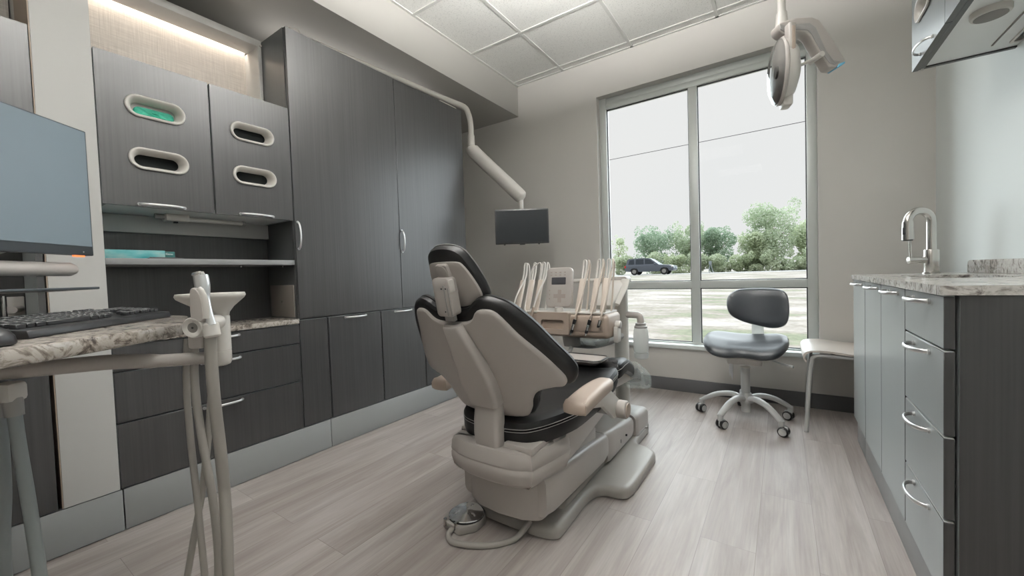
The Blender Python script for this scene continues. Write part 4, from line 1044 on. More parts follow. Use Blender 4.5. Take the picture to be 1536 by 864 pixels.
# handpieces: each with its own tubing
def handpiece(label, x, tip, loop):
    t = thing('dental_handpiece', label, 'handpiece', (x, DY0, .70), 'handpieces on the delivery unit')
    a0 = V((x-.004, DY0-.022, .735)); a1 = V((x-.024, DY0-.040, .655))
    d = (a1-a0).normalized()
    if tip:
        MB().cyl(a0, a0+d*.028, .0105, .0095, 14).done('collar', 'black_plastic', t)
        MB().cyl(a0+d*.028, a0+d*.062, .0098, .009, 14).done('coupler', 'chrome', t)
        MB().cyl(a0+d*.062, a0+d*.078, .0092, .0088, 14).done('ring', 'black_plastic', t)
        MB().cyl(a0+d*.078, a0+d*.092, .0058, .005, 12).done('tip', 'chrome', t)
    else:
        MB().cyl(a0, a0+d*.03, .0095, .0085, 14).done('coupler', 'nickel', t)
        MB().cyl(a0+d*.03, a0+d*.042, .0088, .0075, 14).done('tip', 'black_plastic', t)
    pts = [a0, a0-d*.04+V((0, -.006, 0))]
    pts += [V((x+.004, DY0+.04, .84)), V((x+.016, DY0+.09, .95))] if loop == 0 else [V((x-.03, DY0+.03, .80)), V((x-.035, DY0+.10, .95))]
    pts += [V((x+.022-(.05 if loop else 0), DY0+.13, 1.035)), V((x+.016, DY0+.15, 1.072)), V((x+.022, DY0+.155, 1.04)), V((x+.018, DY0+.14, .96)), V((x+.018, DY0+.12, .86)), V((x+.015, DY0+.10, .775))]
    MB().tube(catmull(pts, 6), .0050, 10).done('tubing', 'hose_white' if loop else 'whip_beige', t)
handpiece('chrome handpiece on the delivery unit, directly beside its control panel', -.975, True, 0)
handpiece('chrome handpiece on the delivery unit, between two other instruments', -.885, True, 0)
handpiece('thin black tipped instrument at the window end of the delivery unit', -.825, False, 0)
handpiece('white hosed instrument looping at the chair end of the delivery unit', -1.315, False, 1)
# long slim instruments lying across the chair end
for lab, x, dx in (('slim beige instrument leaning furthest from the window on the delivery unit', -1.405, -.03), ('slim beige instrument between white hose and control panel', -1.255, -.025)):
    t = thing('dental_handpiece', lab, 'handpiece', (x, DY0, .70), 'handpieces on the delivery unit')
    MB().tube([V((x, DY0-.018, .80)), V((x+dx, DY0-.034, .70)), V((x+dx*1.9, DY0-.05, .60))], [.0075, .0085, .006], 12).done('barrel', 'plastic_beige', t)
    MB().tube(catmull([V((x, DY0-.018, .80)), V((x+.012, DY0+.02, .88)), V((x+.020, DY0+.11, .98)), V((x+.018, DY0+.14, 1.068)), V((x+.026, DY0+.15, 1.04)), V((x+.02, DY0+.15, .95)), V((x+.016, DY0+.10, .775))], 6), .0055, 10).done('tubing', 'hose_white', t)

# ================================================================== WALL MONITOR ON SWING ARM
wm = thing('ceiling_monitor', 'small black monitor hanging from a white swing arm beside the tall cabinet', 'monitor', (-2.25, 2.72, 2.42))
n_ = V((math.sin(YAW), math.cos(YAW), 0)); s_ = V((math.cos(YAW), -math.sin(YAW), 0))
mc = at(783, 339.5, 3.36)
up_ = V((0, 0, 1)); up_ = (up_+s_*(-.0)).normalized()
MB().obox(mc+n_*.014, s_, .226, up_, .146, .014, .004).done('housing', 'black_plastic', wm)
MB().obox(mc-n_*.0008, s_, .216, up_+V((0, 0, 0)), .134, .0012).done('screen', 'screen_black', wm)
MB().obox(mc+n_*.01-up_*.148, s_, .022, up_, .006, .008, .003).done('logo_tab', 'gasket', wm)
for a in (-.15, .14): MB().obox(mc+n_*.012-up_*.149, s_, .008, up_, .005, .006, .002).done('foot_tab', 'gasket', wm) if False else MB().obox(mc+n_*.012-up_*.149+s_*a, s_, .007, up_, .005, .006, .002).done('foot_tab', 'gasket', wm)
MB().obox(mc+n_*.045, s_, .05, up_, .05, .018, .004).done('mount_plate', 'plastic_white', wm)
e1 = mc+n_*.07+up_*.262
MB().tube([mc+n_*.07-up_*.04, mc+n_*.07+up_*.25], .021, 16).done('drop_tube', 'plastic_white', wm)
e0 = V((-2.225, 2.735, 2.10))
fat = catmull([e0+V((0, 0, .03)), e0+(e1-e0)*.06, e0+(e1-e0)*.5, e0+(e1-e0)*.93, e1+(e1-e0).normalized()*.03], 6)
rr = []
for i, p in enumerate(fat):
    t = i/(len(fat)-1); rr.append(.060*(1-abs(2*t-1)**8*.55))
MB().tube(fat, rr, 18, flat=.8).done('swing_arm', 'plastic_white', wm)
MB().cyl(e0+V((0, 0, .0)), e0+V((0, 0, .12)), .030, n=20).done('pivot', 'plastic_white', wm)
top = catmull([e0+V((0, 0, .11)), e0+V((0, 0, .22)), e0+V((-.004, -.02, .30)), e0+V((-.01, -.07, .345)), (-2.262, 2.5, 2.452), (-2.30, 2.1, 2.452), (-2.36, 1.4, 2.452), (-2.37, 1.3, 2.452)], 6)
MB().tube(top, .024, 16).done('upper_arm', 'plastic_white', wm)
MB().cyl((-2.37, 1.3, 2.4115), (-2.37, 1.3, 2.48), .036, n=20).done('arm_base', 'plastic_white', wm)
MB().box(-2.30, -2.262, 2.40, 2.60, 2.412, 2.425, .003).done('cable_cover', 'plastic_white', wm)

# ================================================================== OPERATING LIGHT
ol = thing('operating_light', 'white dental operating light on a ceiling pole in front of the window top', 'dental light', (.009, 1.85, ZC))
px_, py_ = .008, 1.85
MB().cyl((px_, py_, 1.92), (px_, py_, ZC), .0135, n=20).done('pole', 'plastic_white', ol)
MB().cyl((px_, py_, 1.895), (px_, py_, 1.945), .021, .0175, 20).done('pole_socket', 'plastic_white', ol)
MB().lathe([(.055, -.001), (.055, -.02), (.02, -.04), (.0135, -.045)], (px_, py_, ZC), n=24).done('ceiling_mount', 'plastic_white', ol)
f0 = V((math.sin(YAW), math.cos(YAW), 0)); r0_ = V((math.cos(YAW), -math.sin(YAW), 0)); u0_ = V((0, 0, 1))
o0 = V((px_, py_, 1.87))
YO = [(-.0198, .0277), (.01, .038), (.04, .0445), (.0971, .0457), (.1239, .0342), (.1511, -.0033), (.2178, -.1116), (.2162, -.1269), (.1838, -.1422), (.1604, -.1404), (.1424, -.1127), (.1219, -.0814), (.0912, -.0268), (.0757, -.013), (.0394, -.0108), (-.0074, -.0169), (-.0244, -.0036), (-.0303, .0194)]
YI = [(-.0251, .0203), (-.0018, .0134), (.0397, .0171), (.0865, .0217), (.1081, .0032), (.1478, -.0848), (.1736, -.1173), (.1996, -.1222), (.1787, -.1328), (.1579, -.126), (.1424, -.105), (.1219, -.0727), (.0923, -.0187), (.0779, -.005), (.0395, -.0022), (-.0063, -.0093), (-.0217, .0008)]
yo = MB().prism(YO, o0-f0*.024, r0_, u0_, f0, .048, .007, 3).done('yoke', 'plastic_warm', ol)
MB().prism(YI, o0-f0*.0265, r0_, u0_, f0, .053, .002).done('inlay', 'plastic_grey', yo)
MB().prism([(.192, -.129), (.2185, -.1205), (.2175, -.1285), (.194, -.1425), (.187, -.1440)], o0-f0*.0245, r0_, u0_, f0, .049, .003).done('blue_tip', 'lamp_blue', ol)
hc = o0+r0_*.002-u0_*.141
na = (-r0_*.93+f0*.33+u0_*.02).normalized()
ua = (u0_-na*u0_.dot(na)).normalized()
fa_ = na.cross(ua)
# head: shield, rim and rounded back
def head_sec(prof, name, mat, sx_=.80, sy_=1.0):
    mb = MB(); mb.lathe(prof, hc, na, 36, sx=sy_, sy=sx_, a=ua); return mb.done(name, mat, ol)
head_sec([(.112, .0), (.120, .004), (.122, .010), (.119, .016), (.112, .018)], 'rim', 'plastic_warm')
head_sec([(.112, .0), (.108, -.018), (.086, -.036), (.045, -.048), (0, -.050)], 'back_shell', 'plastic_white')
rfm = head_sec([(.108, .006), (.09, .002), (.05, -.003), (0, -.004)], 'reflector', 'lamp_face')
head_sec([(.118, .012), (.115, .022), (.085, .036), (.045, .043), (0, .045)], 'shield', 'clear_plastic')
MB().cyl(hc+na*.0, hc+na*.025, .03, .02, 20).done('led_module', 'plastic_grey', rfm)
MB().obox(hc+ua*.118-na*.012, ua, .02, fa_, .018, .016, .006).done('head_knuckle', 'plastic_white', ol)
rsp = MB().obox(hc-r0_*.014-f0*.062+u0_*.080, u0_, .060, r0_, .0125, .016, .007, 3).done('side_grip', 'plastic_warm', ol)
MB().obox(hc-r0_*.013-f0*.0775+u0_*.078, u0_, .046, r0_, .0062, .0025, .002).done('grip_inlay', 'plastic_taupe', rsp)
MB().obox(hc-ua*.112-na*.012, ua, .022, fa_, .030, .016, .008).done('bottom_grip', 'plastic_white', ol)
MB().tube([hc-na*.035+ua*.012, o0+r0_*.054-u0_*.125, o0+r0_*.127-u0_*.094], .006, 10).done('handle_bar', 'plastic_white', ol)
MB().cyl(o0+r0_*.128-u0_*.094-f0*.03, o0+r0_*.128-u0_*.094+f0*.03, .010, n=16).done('joint_knob', 'plastic_white', ol)

# ================================================================== DESK IN FRONT ON THE LEFT
DZ = .91
dk = thing('desk', 'granite topped desk wing carrying the keyboard and big monitor', 'desk', (-1.55, -.3, 0))
do = [(-.90, -.62), (-.905, -.30), (-.935, -.09), (-1.0, .065), (-1.067, .169), (-1.135, .262), (-1.196, .338), (-1.225, .362), (-1.27, .385), (-1.40, .425), (-1.50, .452), (-1.575, .44), (-1.66, .36), (-1.80, .15), (-1.92, -.10), (-1.92, -.62)]
MB().prism(do, (0, 0, DZ-.030), (1, 0, 0), (0, 1, 0), (0, 0, 1), .030, .005).done('top', 'granite', dk)
MB().box(-1.90, -1.40, -.62, -.18, .06, DZ-.0305, .003).done('pedestal', 'laminate', dk)
MB().box(-1.88, -1.42, -.60, -.20, .0, .06).done('plinth', 'grey_laminate', dk)

# keyboard
kd = V((-.743, .669, 0)).normalized(); kb = V((-.669, -.743, 0)).normalized()
k0 = V((-1.168, .111, DZ))
kt = thing('keyboard', 'black computer keyboard lying on the granite desk', 'keyboard', k0+kd*.228+kb*.07)
KL, KW = .455, .150
tilt = .09
kx = lambda a, b, h: k0+kd*a+kb*b+V((0, 0, h+.004+b*tilt))
bd = MB()
bd.prism([(0.0, .0008), (.004, .0165), (.150, .031), (.150, .0008)], k0, kb, (0, 0, 1), kd, KL, .003)
bd.done('base', 'black_plastic', kt)
ks = MB()
bz = kb+V((0, 0, tilt)); bz.normalize()
def key(a, b, w, h=.0155):
    ks.obox(kx(a+w/2, b+h/2, .017), kd, w/2-.0016, bz, h/2-.0016, .0045, .0012, 1)
for rw in range(6):
    b0 = .026+.0192*rw+(.004 if rw == 5 else 0)
    if rw == 0:
        a = .010
        for w in (.024, .019, .024, .115, .024, .019, .024): key(a, b0, w); a += w
    elif rw < 5:
        a = .010; first = (.0, .042, .033, .028, .019)[rw]
        key(a, b0, first); a += first
        while a < .272: key(a, b0, .019); a += .019
        key(a, b0, .297-a) if .297-a > .012 else None
    else:
        for q in range(13): key(.010+q*.0217, b0, .018)
    for q in range(3):
        if rw in (0, 3, 4, 5) or (rw == 1 and q == 1): key(.306+q*.019, b0, .019)
    for q in range(4): 
        if rw < 5: key(.370+q*.019, b0, .019)
ks.done('keys', 'key_black', kt)
# mouse
mo = thing('mouse', 'black computer mouse in front of the keyboard corner', 'mouse', (-1.10, .055, DZ))
md = V((-.80, -.60, 0)); ms = V((-.60, .80, 0))
def mouse_map(a, b, h):
    top = .037*max(0, 1-(b/.062)**2*.55-(a/.034)**2*.45)
    return V((-1.103, .040, DZ+.0008))+ms*a+md*b+V((0, 0, h if h < .01 else h-.01+top*.75))
mo_o = sm([(0, .058), (.024, .048), (.031, .01), (.030, -.03), (.018, -.055), (0, -.060), (-.018, -.055), (-.030, -.03), (-.031, .01), (-.024, .048)], 4)
MB().puff(mo_o, mouse_map, [(.004, 0), (0, .002), (-.001, .006), (.001, .013), (.006, .018), (.012, .0195)], inner=(.85, .7, .5, .3)).done('body', 'black_plastic', mo)
MB().cyl(mouse_map(-.004, -.030, .0185), mouse_map(.004, -.030, .0185), .008, n=16).done('wheel', 'gasket', mo)

# big monitor on its stand
wR = V((-1.533, .266, 0)); wd_ = V((.627, -.78, 0)).normalized(); wn = V((.78, .627, 0)).normalized()
mz0, mz1 = 1.089, 1.419; MW = .545
bm_ = thing('desktop_monitor', 'large grey monitor standing on the granite desk above the keyboard', 'monitor', V((-1.40, .05, DZ)))
mcx = wR+wd_*(MW/2); mcz = (mz0+mz1)/2
def mpt(a, h, n): return wR+wd_*a+wn*n+V((0, 0, h))
MB().obox(mcx-wn*.011+V((0, 0, mcz)), wd_, MW/2, (0, 0, 1), (mz1-mz0)/2, .011, .002).done('housing', 'bezel', bm_)
MB().obox(mcx+wn*.0006+V((0, 0, mcz+.010)), wd_, MW/2-.005, (0, 0, 1), (mz1-mz0)/2-.014, .0007).done('screen', 'screen_sheen', bm_)
MB().obox(mpt(.035, mz0-.0015, -.006), wd_, .014, (0, 0, 1), .0025, .003, .001).done('power_light', 'orange_led', bm_)
MB().obox(mpt(.028, mz0+.009, .0004), wd_, .0015, (0, 0, 1), .0015, .0004).done('logo_mark', 'plastic_grey', bm_)
pc_ = mcx-wn*.06
MB().cyl(pc_+V((0, 0, DZ+.0005)), pc_+V((0, 0, 1.28)), .019, n=20).done('stand_post', 'plastic_grey', bm_)
MB().cyl(pc_+V((0, 0, DZ+.0003)), pc_+V((0, 0, DZ+.016)), .075, .07, 28).done('stand_base', 'plastic_grey', bm_)
MB().obox(mcx-wn*.04+V((0, 0, mcz)), wd_, .05, (0, 0, 1), .05, .020, .004).done('mount', 'black_plastic', bm_)
br0 = mpt(.022, 1.053, -.028)
MB().cyl(br0, pc_+wd_*.25+wn*.03+V((0, 0, 1.053)), .0175, n=20, bev=.0165).done('crossbar', 'plastic_warm', bm_)
MB().obox(pc_+wn*.016+V((0, 0, 1.053)), wn, .022, wd_, .03, .02, .004).done('crossbar_clamp', 'plastic_grey', bm_)
MB().obox(mpt(.245, 1.001, -.05), wd_, .245, (wn*.98+V((0, 0, .03))), .06, .0032, .002).done('paper_shelf', 'bezel', bm_)
MB().tube([pc_+V((0, 0, 1.075)), pc_-wd_*.10+V((0, 0, 1.09)), pc_-wd_*.17+V((0, 0, 1.12))], .009, 10).done('tilt_arm', 'powder_grey', bm_)

# assistant arm with suction holder under the desk
aa = thing('assistant_arm', 'pale assistant arm with cup funnel and hanging hoses under the granite desk edge', 'assistant arm', (-1.55, -.2, .84))
cc = V((-1.106, .392, 0))
bpts = [at(318, 536, .95), at(240, 541, .91), at(170, 543, .88), at(90, 550, .84), at(0, 558, .80), at(-110, 566, .77)]
bpts = bpts[:-1]+[V((bpts[-1].x, bpts[-1].y, bpts[-1].z)), V((-1.50, -.19, .845))]
MB().tube(catmull(bpts, 5), [.0145]*6+[.0165]*(len(catmull(bpts, 5))-6), 14, flat=.8, fn=(0, 0, 1)).done('beam', 'plastic_warm', aa)
MB().lathe([(.012, .809), (.019, .812), (.0225, .820), (.0225, .844), (.0218, .8445), (.0218, .8455), (.0225, .846), (.0225, .925), (.021, .928)], cc, n=32).done('canister', 'plastic_white', aa)
fc_ = cc+V((-.012, -.008, 0))
tb = bmesh.new(); R = []
for r, z, o in ((.020, .920, 1), (.024, .935, .9), (.038, .948, .45), (.058, .963, .1), (.0655, .969, 0), (.0685, .975, 0), (.0665, .981, 0), (.062, .980, 0), (.040, .960, .3), (.018, .945, .7)):
    c = fc_*(1-o)+cc*o
    R.append([tb.verts.new((c.x+r*math.cos(2*pi*k/32), c.y+r*math.sin(2*pi*k/32), z)) for k in range(32)])
for q in range(len(R)-1):
    for k in range(32): tb.faces.new((R[q][k], R[q][(k+1) % 32], R[q+1][(k+1) % 32], R[q+1][k]))
tb.faces.new(R[-1]); tb.faces.new(R[0]); bmesh.ops.recalc_face_normals(tb, faces=tb.faces); mb = MB(); mb.merge(tb); mb.done('funnel', 'plastic_white', aa, ang=60)
h0 = at(288, 492, .845); h1 = at(333, 481, .935); hd_ = (h1-h0).normalized()
hold = MB().lathe([(.009, .003), (.0125, .0), (.020, -.001), (.0225, .003), (.0225, .020), (.020, .026), (.0145, .030), (.0145, .045), (.017, .050), (.018, .062), (.016, .080)], h0, hd_, 30)
hold.done('holder', 'plastic_white', aa)
MB().lathe([(.0, .0045), (.0115, .004), (.0115, .0015)], h0, hd_, 24).done('holder_recess', 'dark_recess', aa)
MB().cyl(h0+hd_*.004, h0+hd_*.0005, .0022, n=10).done('screw', 'black_plastic', aa)
MB().obox(at(297, 508, .93), (0, 0, 1), .022, cr0, .016, .012, .005).done('hose_block', 'plastic_warm', aa)
def hose(pxs, r, name, mat, par):
    P = [at(*p) for p in pxs]
    return MB().tube(catmull(P, 8), r, 14).done(name, mat, par)
hose([(281, 508, .955), (279.5, 560, .955), (281, 604, .955), (287, 670, .955), (295, 740, .955), (302, 810, .955), (307, 864, .955), (309, 930, .955), (302, 985, .95), (285, 1000, .95), (270, 960, .955), (271, 910, .96), (281, 864, .965), (292, 800, .965), (303, 740, .965), (311, 670, .96), (316, 604, .955), (318, 550, .95)], .0072, 'tubing', 'hose_grey', aa)
brk = at(14, 588, .80)
MB().obox(brk, cr0, .020, (0, 0, 1), .020, .018, .009).done('bracket', 'plastic_white', aa)
MB().cyl(at(19, 597, .80), at(22, 624, .80), .0145, .0135, 18).done('hose_collar', 'plastic_grey', aa)
MB().cyl(at(-2, 600, .81), at(0, 626, .81), .0135, .0125, 18).done('hose_collar', 'plastic_grey', aa)
hose([(21, 615, .80), (29, 670, .80), (41, 740, .80), (52, 810, .80), (59.5, 864, .80), (64, 930, .80), (58, 1010, .79), (20, 1050, .78), (-40, 1000, .77), (-60, 860, .76), (-60, 700, .76), (-50, 600, .77)], .0105, 'tubing', 'hose_cool', aa)
hose([(-1, 615, .81), (4, 680, .81), (7, 740, .81), (5, 810, .81), (8, 864, .81), (14, 950, .81), (0, 1060, .80), (-60, 1080, .79), (-100, 1000, .78), (-100, 800, .77), (-90, 620, .77)], .0100, 'tubing', 'hose_cool', aa)
# high volume suction tip
sh_ = thing('suction_handpiece', 'silver suction handpiece with white lever clipped beside the cup funnel', 'handpiece', at(310, 490, .91))
P = catmull([at(301, 413, 0.860), at(303, 425, 0.860), at(306, 445, 0.860), at(312, 468, 0.857), at(318, 488, 0.854)], 5)
rr = [.0135, .0138, .0140, .0142, .0142, .0142, .0140, .0136, .013, .012, .011, .010, .0095, .009, .0085, .0083, .008, .008, .008, .008, .008, .008][:len(P)]
MB().tube(P, rr, 18).done('barrel', 'satin', sh_)
q = at(298, 414, 0.857)
MB().cyl(q-cr0*.010+V((0, 0, .001)), q+cr0*.006+V((0, 0, .004)), .0075, n=16, bev=.002).done('spool', 'nickel', sh_)
MB().cyl(at(303, 412, 0.859), at(302, 408, 0.859), .006, .005, 14).done('tip_nut', 'nickel', sh_)
lvp = catmull([at(292, 434, 0.848), at(291, 450, 0.848), at(293, 468, 0.848), at(300, 480, 0.848)], 4)
MB().tube(catmull([at(297, 434, 0.848), at(302, 440, 0.848), at(307, 455, 0.848), at(308, 478, 0.848)], 5), .0055, 12, flat=1.6).done('lever', 'plastic_white', sh_)
MB().puff([(p[0], p[1]) for p in sm([(-.010, .062), (.004, .064), (.014, .045), (.017, .02), (.016, -.004), (.0, -.008), (-.011, -.006), (-.013, .03)], 4)], lambda a, b, h: at(297, 478, 0.849)+cr0*a+V((0, 0, b))-f0*h, [(.003, -.007), (0, -.004), (0, .003), (.003, .006)], inner=(.5,)).done('valve_body', 'plastic_warm', sh_)
MB().lathe([(.012, 0), (.0155, .004), (.0155, .028), (.012, .032)], at(315, 484, 0.860), (at(318, 500, 0.860)-at(315, 484, 0.860)), 20).done('swivel_joint', 'plastic_white', sh_)
hose([(315, 492, .862), (317, 540, .868), (322, 604, .88), (330, 670, .90), (337, 740, .92), (341, 810, .92), (342.5, 864, .92), (350, 940, .925), (352, 1010, .93), (333, 1045, .94), (316, 1010, .945), (322, 930, .945), (327.5, 864, .945), (326, 810, .945), (318, 740, .945), (305, 670, .945), (295, 604, .945), (291.5, 560, .945), (292, 512, .94)], [.0118]*56+[.0105]*16+[.0085]*73, 'tubing', 'hose_grey', sh_)

# ================================================================== OUTSIDE
def gz(x, y):
    t = min(1, max(0, (y-9)/34)); t = t*t*(3-2*t)
    return -.12+.62*t
tb = bmesh.new()
ys = [3.63, 5, 7, 9, 12, 15, 18, 22, 26, 30, 34, 38, 43, 52, 60, 75, 100, 160]; xs = [-160, -90, -60, -40, -28, -20, -14, -9, -5, -2, 0, 2, 5, 9, 14, 22, 35, 60, 110]
vv = [[tb.verts.new((x, y, gz(x, y)+(.03*math.sin(x*1.7+y*.9) if 5 < y < 38 else 0))) for x in xs] for y in ys]
for i in range(len(ys)-1):
    for k in range(len(xs)-1): tb.faces.new((vv[i][k], vv[i][k+1], vv[i+1][k+1], vv[i+1][k]))
mb = MB(); mb.merge(tb)
struct(mb, 'ground', 'field', 'rough field of pale earth and patchy grass outside the window', 'ground')
struct(MB().box(-160, 110, 43.5, 51.5, .40, .512), 'road', 'asphalt', 'pale road crossing behind the field', 'road')

def leaves(mb_bm, c, rad, n, size, rnd, squash=.85):
    for _ in range(n):
        while True:
            p = V((rnd.uniform(-1, 1), rnd.uniform(-1, 1), rnd.uniform(-1, 1)))
            if p.length < 1: break
        p = p.normalized()*(p.length**.45)
        q = V(c)+V((p.x*rad, p.y*rad, p.z*rad*squash))
        a = V((rnd.gauss(0, 1), rnd.gauss(0, 1), rnd.gauss(0, 1))).normalized(); b = a.orthogonal().normalized()
        s = size*rnd.uniform(.6, 1.3)
        vs = [mb_bm.verts.new(q+a*s), mb_bm.verts.new(q+b*s*.55), mb_bm.verts.new(q-a*s), mb_bm.verts.new(q-b*s*.55)]
        mb_bm.faces.new(vs)
def tree(x, y, top, wid, label, mat, seed, dens=1.0, trunk=True, kind='tree', group='trees across the road', low=.15):
    rnd = random.Random(seed); z0 = gz(x, y); H = top-z0
    t = thing(kind, label, 'tree' if kind == 'tree' else 'bush', (x, y, z0), group)
    bm = bmesh.new()
    nb = 16 if kind == 'tree' else 7
    for k in range(nb):
        u = rnd.random(); zz = z0+H*(low+(1-low-.12)*u)
        prof_ = math.sin(pi*min(1, .18+.82*(1-u)))**.6 if kind == 'tree' else 1-u*.5
        a = rnd.uniform(0, 2*pi); rr_ = wid*prof_*rnd.uniform(.15, .72)
        br = wid*rnd.uniform(.26, .42)
        leaves(bm, (x+rr_*math.cos(a), y+rr_*math.sin(a), zz), br, int(330*dens), .15 if kind == 'tree' else .13, rnd, min(1, H*.5/max(wid, .1)+.3))
    for k in range(8 if kind == 'tree' else 3):     # sprigs along the crown edge
        a = rnd.uniform(0, 2*pi); leaves(bm, (x+wid*.6*math.cos(a), y+wid*.4*math.sin(a), z0+H*rnd.uniform(.6, .97)), wid*.16, int(70*dens), .13, rnd, 1.5)
    me = bpy.data.meshes.new('crown'); bm.to_mesh(me); bm.free()
    link('crown' if kind == 'tree' else 'foliage', me, mat, t)
    if trunk:
        mb = MB(); mb.tube([V((x, y, z0-.05)), V((x+.1, y, z0+H*.3)), V((x, y+.1, z0+H*.62))], [.17, .13, .06], 8)
        for k in range(5):
            a = rnd.uniform(0, 2*pi); p0 = V((x, y, z0+H*rnd.uniform(.28, .5))); mb.tube([p0, p0+V((math.cos(a)*wid*.5, math.sin(a)*wid*.5, H*.26))], [.06, .02], 6)
        mb.done('trunk', 'bark', t)
tree(-15.3, 60, 7.2, 3.9, 'round dark green tree standing directly behind the passing car', 'leaf_deep', 1, 1.0)
tree(-10.9, 61, 7.4, 3.0, 'tree half hidden by the vertical window bar', 'leaf_mid', 2, .9)
tree(-7.2, 60, 6.6, 3.1, 'dense dark green tree right beside the vertical window bar', 'leaf_deep', 3, 1.1)
tree(-.9, 59, 8.9, 4.4, 'tall spreading tree at the sink counter side of the window', 'leaf_mid', 4, 1.05)
tree(2.8, 60, 6.6, 3.0, 'light green tree partly behind the window frame, beside the tall spreading tree', 'leaf_pale', 5, .9)
tree(-2.6, 57, 5.0, 2.6, 'pale bushy tree in front of the tall spreading tree', 'leaf_pale', 6, .9)
tree(-20.4, 59, 6.4, 1.6, 'thin wispy tree at the far edge of the window behind the instruments', 'leaf_pale', 8, .16)
rb = random.Random(5)
blab = ['pale bush at the far window edge behind the wispy tree', 'pale bush directly behind the car tail', 'yellow green bush above the car bonnet', 'low bush between car and vertical window bar', 'low bush right behind the vertical window bar', 'low bush behind the road sign', 'wide low bush under the dense dark tree', 'low bush under the pale bushy tree', 'low bush under the tall spreading tree', 'low bush at the window frame by the sink counter']
for i, bx_ in enumerate((-21.5, -18.2, -14.2, -11.2, -8.6, -6.2, -3.7, -1.2, 1.3, 3.9)):
    tree(bx_, 55+rb.uniform(-.6, .6), 2.75+rb.uniform(-.35, .45), 2.1, blab[i], 'leaf_hedge' if i % 3 else 'leaf_pale', 20+i, 1.0, False, 'bush', 'roadside bushes', .08)
for i, (x, y, h, w_) in enumerate(((9, 60, 8, 4), (-27, 60, 8, 4.2), (-34, 62, 7, 4))):
    tree(x, y, h, w_, ['broad tree further along the road past the window frame', 'broad tree along the road hidden by the wall', 'last tree of the row along the road'][i], 'leaf_mid', 40+i, .6)

# passing SUV
cx0, cy0, cz0 = -12.3, 46.3, .512
car = thing('car', 'dark blue grey sport utility car on the road outside', 'car', (cx0, cy0, cz0))
prof = [(-2.62, .50), (-2.66, .75), (-2.60, 1.08), (-2.5, 1.16), (-1.0, 1.14), (.75, 1.12), (1.35, 1.10), (2.2, 1.03), (2.55, .93), (2.66, .75), (2.66, .48), (2.4, .38), (2.15, .38), (2.10, .60), (1.92, .75), (1.60, .78), (1.32, .66), (1.22, .36), (-1.12, .36), (-1.2, .62), (-1.42, .77), (-1.72, .78), (-1.96, .64), (-2.04, .40), (-2.4, .42)]
MB().prism(prof, (cx0, cy0-.98, cz0), (1, 0, 0), (0, 0, 1), (0, 1, 0), 1.96, .05).done('body', 'car_blue', car)
cabp = [(-2.52, 1.14), (-2.36, 1.72), (-2.2, 1.84), (-1.0, 1.90), (-.05, 1.86), (.25, 1.76), (1.12, 1.12)]
tb = bmesh.new(); L = []
for yy, k in ((-.95, 0), (-.74, 1), (.74, 1), (.95, 0)):
    pass
A = [tb.verts.new((cx0+x, cy0-(.95-.20*(z-1.12)/.78), cz0+z)) for x, z in cabp]; B = [tb.verts.new((cx0+x, cy0+(.95-.20*(z-1.12)/.78), cz0+z)) for x, z in cabp]
tb.faces.new(A); tb.faces.new(B)
for k in range(len(A)): tb.faces.new((A[k], A[(k+1) % len(A)], B[(k+1) % len(A)], B[k]))
bmesh.ops.recalc_face_normals(tb, faces=tb.faces); mb = MB(); mb.merge(tb); mb.done('cabin', 'car_blue', car)
for pg in ([(-2.25, 1.20), (-2.12, 1.70), (-1.62, 1.76), (-1.55, 1.20)], [(-1.42, 1.20), (-1.42, 1.76), (-.55, 1.77), (-.50, 1.20)], [(-.38, 1.20), (-.40, 1.77), (.12, 1.70), (.78, 1.20)]):
    tb = bmesh.new()
    for sg in (-1, 1):
        f = tb.faces.new([tb.verts.new((cx0+x, cy0+sg*(.957-.20*(z-1.12)/.78), cz0+z)) for x, z in pg])
    bmesh.ops.solidify(tb, geom=tb.faces[:], thickness=.008)
    mb = MB(); mb.merge(tb); mb.done('window', 'car_glass', car)
for x in (-1.58, 1.66):
    for sg in (-1, 1):
        w = MB().lathe([(.20, -.12), (.34, -.12), (.385, -.09), (.385, .09), (.34, .12), (.20, .12)], (cx0+x, cy0+sg*.84, cz0+.386), (0, 1, 0), 24).done('wheel', 'tyre', car)
        MB().lathe([(0, -.005), (.22, -.0), (.22, .02), (0, .02)], (cx0+x, cy0+sg*.955, cz0+.386), (0, sg, 0), 16).done('hubcap', 'plastic_grey', w)
MB().box(cx0-2.68, cx0-2.5, cy0-.99, cy0-.80, cz0+.82, cz0+1.08, .02).box(cx0-2.68, cx0-2.5, cy0+.80, cy0+.99, cz0+.82, cz0+1.08, .02).done('tail_light', 'car_red', car)
MB().box(cx0+2.4, cx0+2.64, cy0-.985, cy0-.75, cz0+.78, cz0+.92, .02).box(cx0+2.4, cx0+2.64, cy0+.75, cy0+.985, cz0+.78, cz0+.92, .02).done('headlight', 'satin', car)
MB().box(cx0+.62, cx0+.80, cy0-1.14, cy0-.96, cz0+1.12, cz0+1.27, .03).done('mirror', 'car_blue', car)

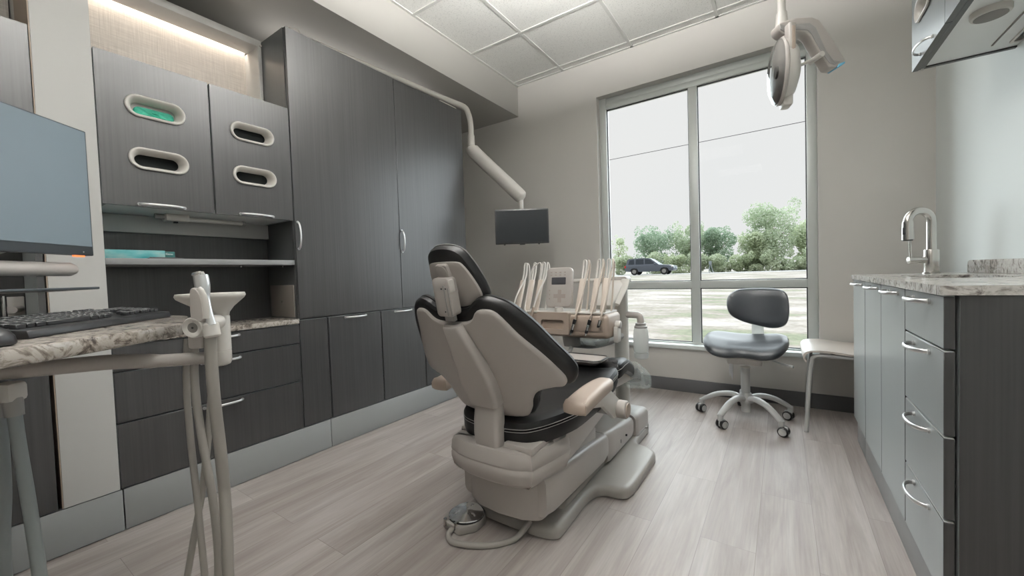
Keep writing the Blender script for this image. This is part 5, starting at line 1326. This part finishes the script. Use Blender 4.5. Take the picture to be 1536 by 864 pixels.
# road sign, wires and their poles
rsn = thing('road_sign', 'small pale marker post standing before the bushes across the road', 'sign', (-7.05, 52.6, .5))
mb = MB(); mb.cyl((-7.2, 52.6, .49), (-7.05, 52.6, 1.75), .05, n=8); mb.cyl((-6.75, 52.6, .49), (-7.0, 52.6, 1.5), .045, n=8); mb.done('post', 'post_grey', rsn)
MB().box(-7.2, -6.88, 52.53, 52.56, 1.45, 1.85, .01).done('plate', 'post_grey', rsn)
pw = thing('power_line', 'thin overhead wire crossing the white sky', 'wire', (-5, 41, 12.9))
MB().tube([(-70+t*110, 41+t*0, 13.1-.35*math.sin(pi*t)-.1*t) for t in [k/24 for k in range(25)]], .026, 6).done('wire', 'cable_black', pw)
for x in (-70, 40):
    up_ole = thing('utility_pole', ['wooden pole carrying the wire far along the road', 'wooden pole carrying the wire beyond the building corner'][x > 0], 'pole', (x, 41, .3))
    MB().cyl((x, 41, .2), (x, 41, 13.4), .16, .11, 12).done('shaft', 'bark', up_ole)
    MB().box(x-.06, x+.06, 40, 42, 12.85, 12.98).done('crossarm', 'bark', up_ole)

# ================================================================== LIGHT, SKY, CAMERA
W = bpy.data.worlds.new('World'); S.world = W; W.use_nodes = True
nt = W.node_tree; bg = nt.nodes['Background']
tc = nt.nodes.new('ShaderNodeTexCoord'); nz = nt.nodes.new('ShaderNodeTexNoise'); nz.inputs['Scale'].default_value = 1.4; nz.inputs['Detail'].default_value = 3
nt.links.new(tc.outputs['Generated'], nz.inputs['Vector'])
rp = ramp(nt, [(.3, (.955, .97, .985, 1)), (.7, (1, 1, 1, 1))]); nt.links.new(nz.outputs['Fac'], rp.inputs['Fac']); nt.links.new(rp.outputs['Color'], bg.inputs['Color'])
bg.inputs['Strength'].default_value = .81
sd = bpy.data.lights.new('sun', 'SUN'); sd.energy = 15; sd.angle = math.radians(150); sd.color = (.86, .95, 1)
so_ = bpy.data.objects.new('sun', sd); COL.objects.link(so_)
so_.rotation_euler = V((.10, -.90, -.42)).to_track_quat('-Z', 'Y').to_euler()
so_.location = (0, 20, 20)

cd = bpy.data.cameras.new('camera'); cd.sensor_width = 36; cd.lens = FPX*36/1536; cd.clip_start = .01; cd.clip_end = 500
co = bpy.data.objects.new('camera', cd); COL.objects.link(co)
M = Matrix((cr, cu, -cf)).transposed().to_4x4(); M.translation = CAM
co.matrix_world = M
S.camera = co
S.view_settings.view_transform = 'Standard'
S.view_settings.look = 'None'
S.view_settings.gamma = 1
S.view_settings.use_curve_mapping = False
S.view_settings.exposure = .16
S.cycles.max_bounces = 10
S.cycles.transparent_max_bounces = 16
S.cycles.use_denoising = True
S.cycles.caustics_reflective = False
S.cycles.caustics_refractive = False
S.cycles.sample_clamp_indirect = 6
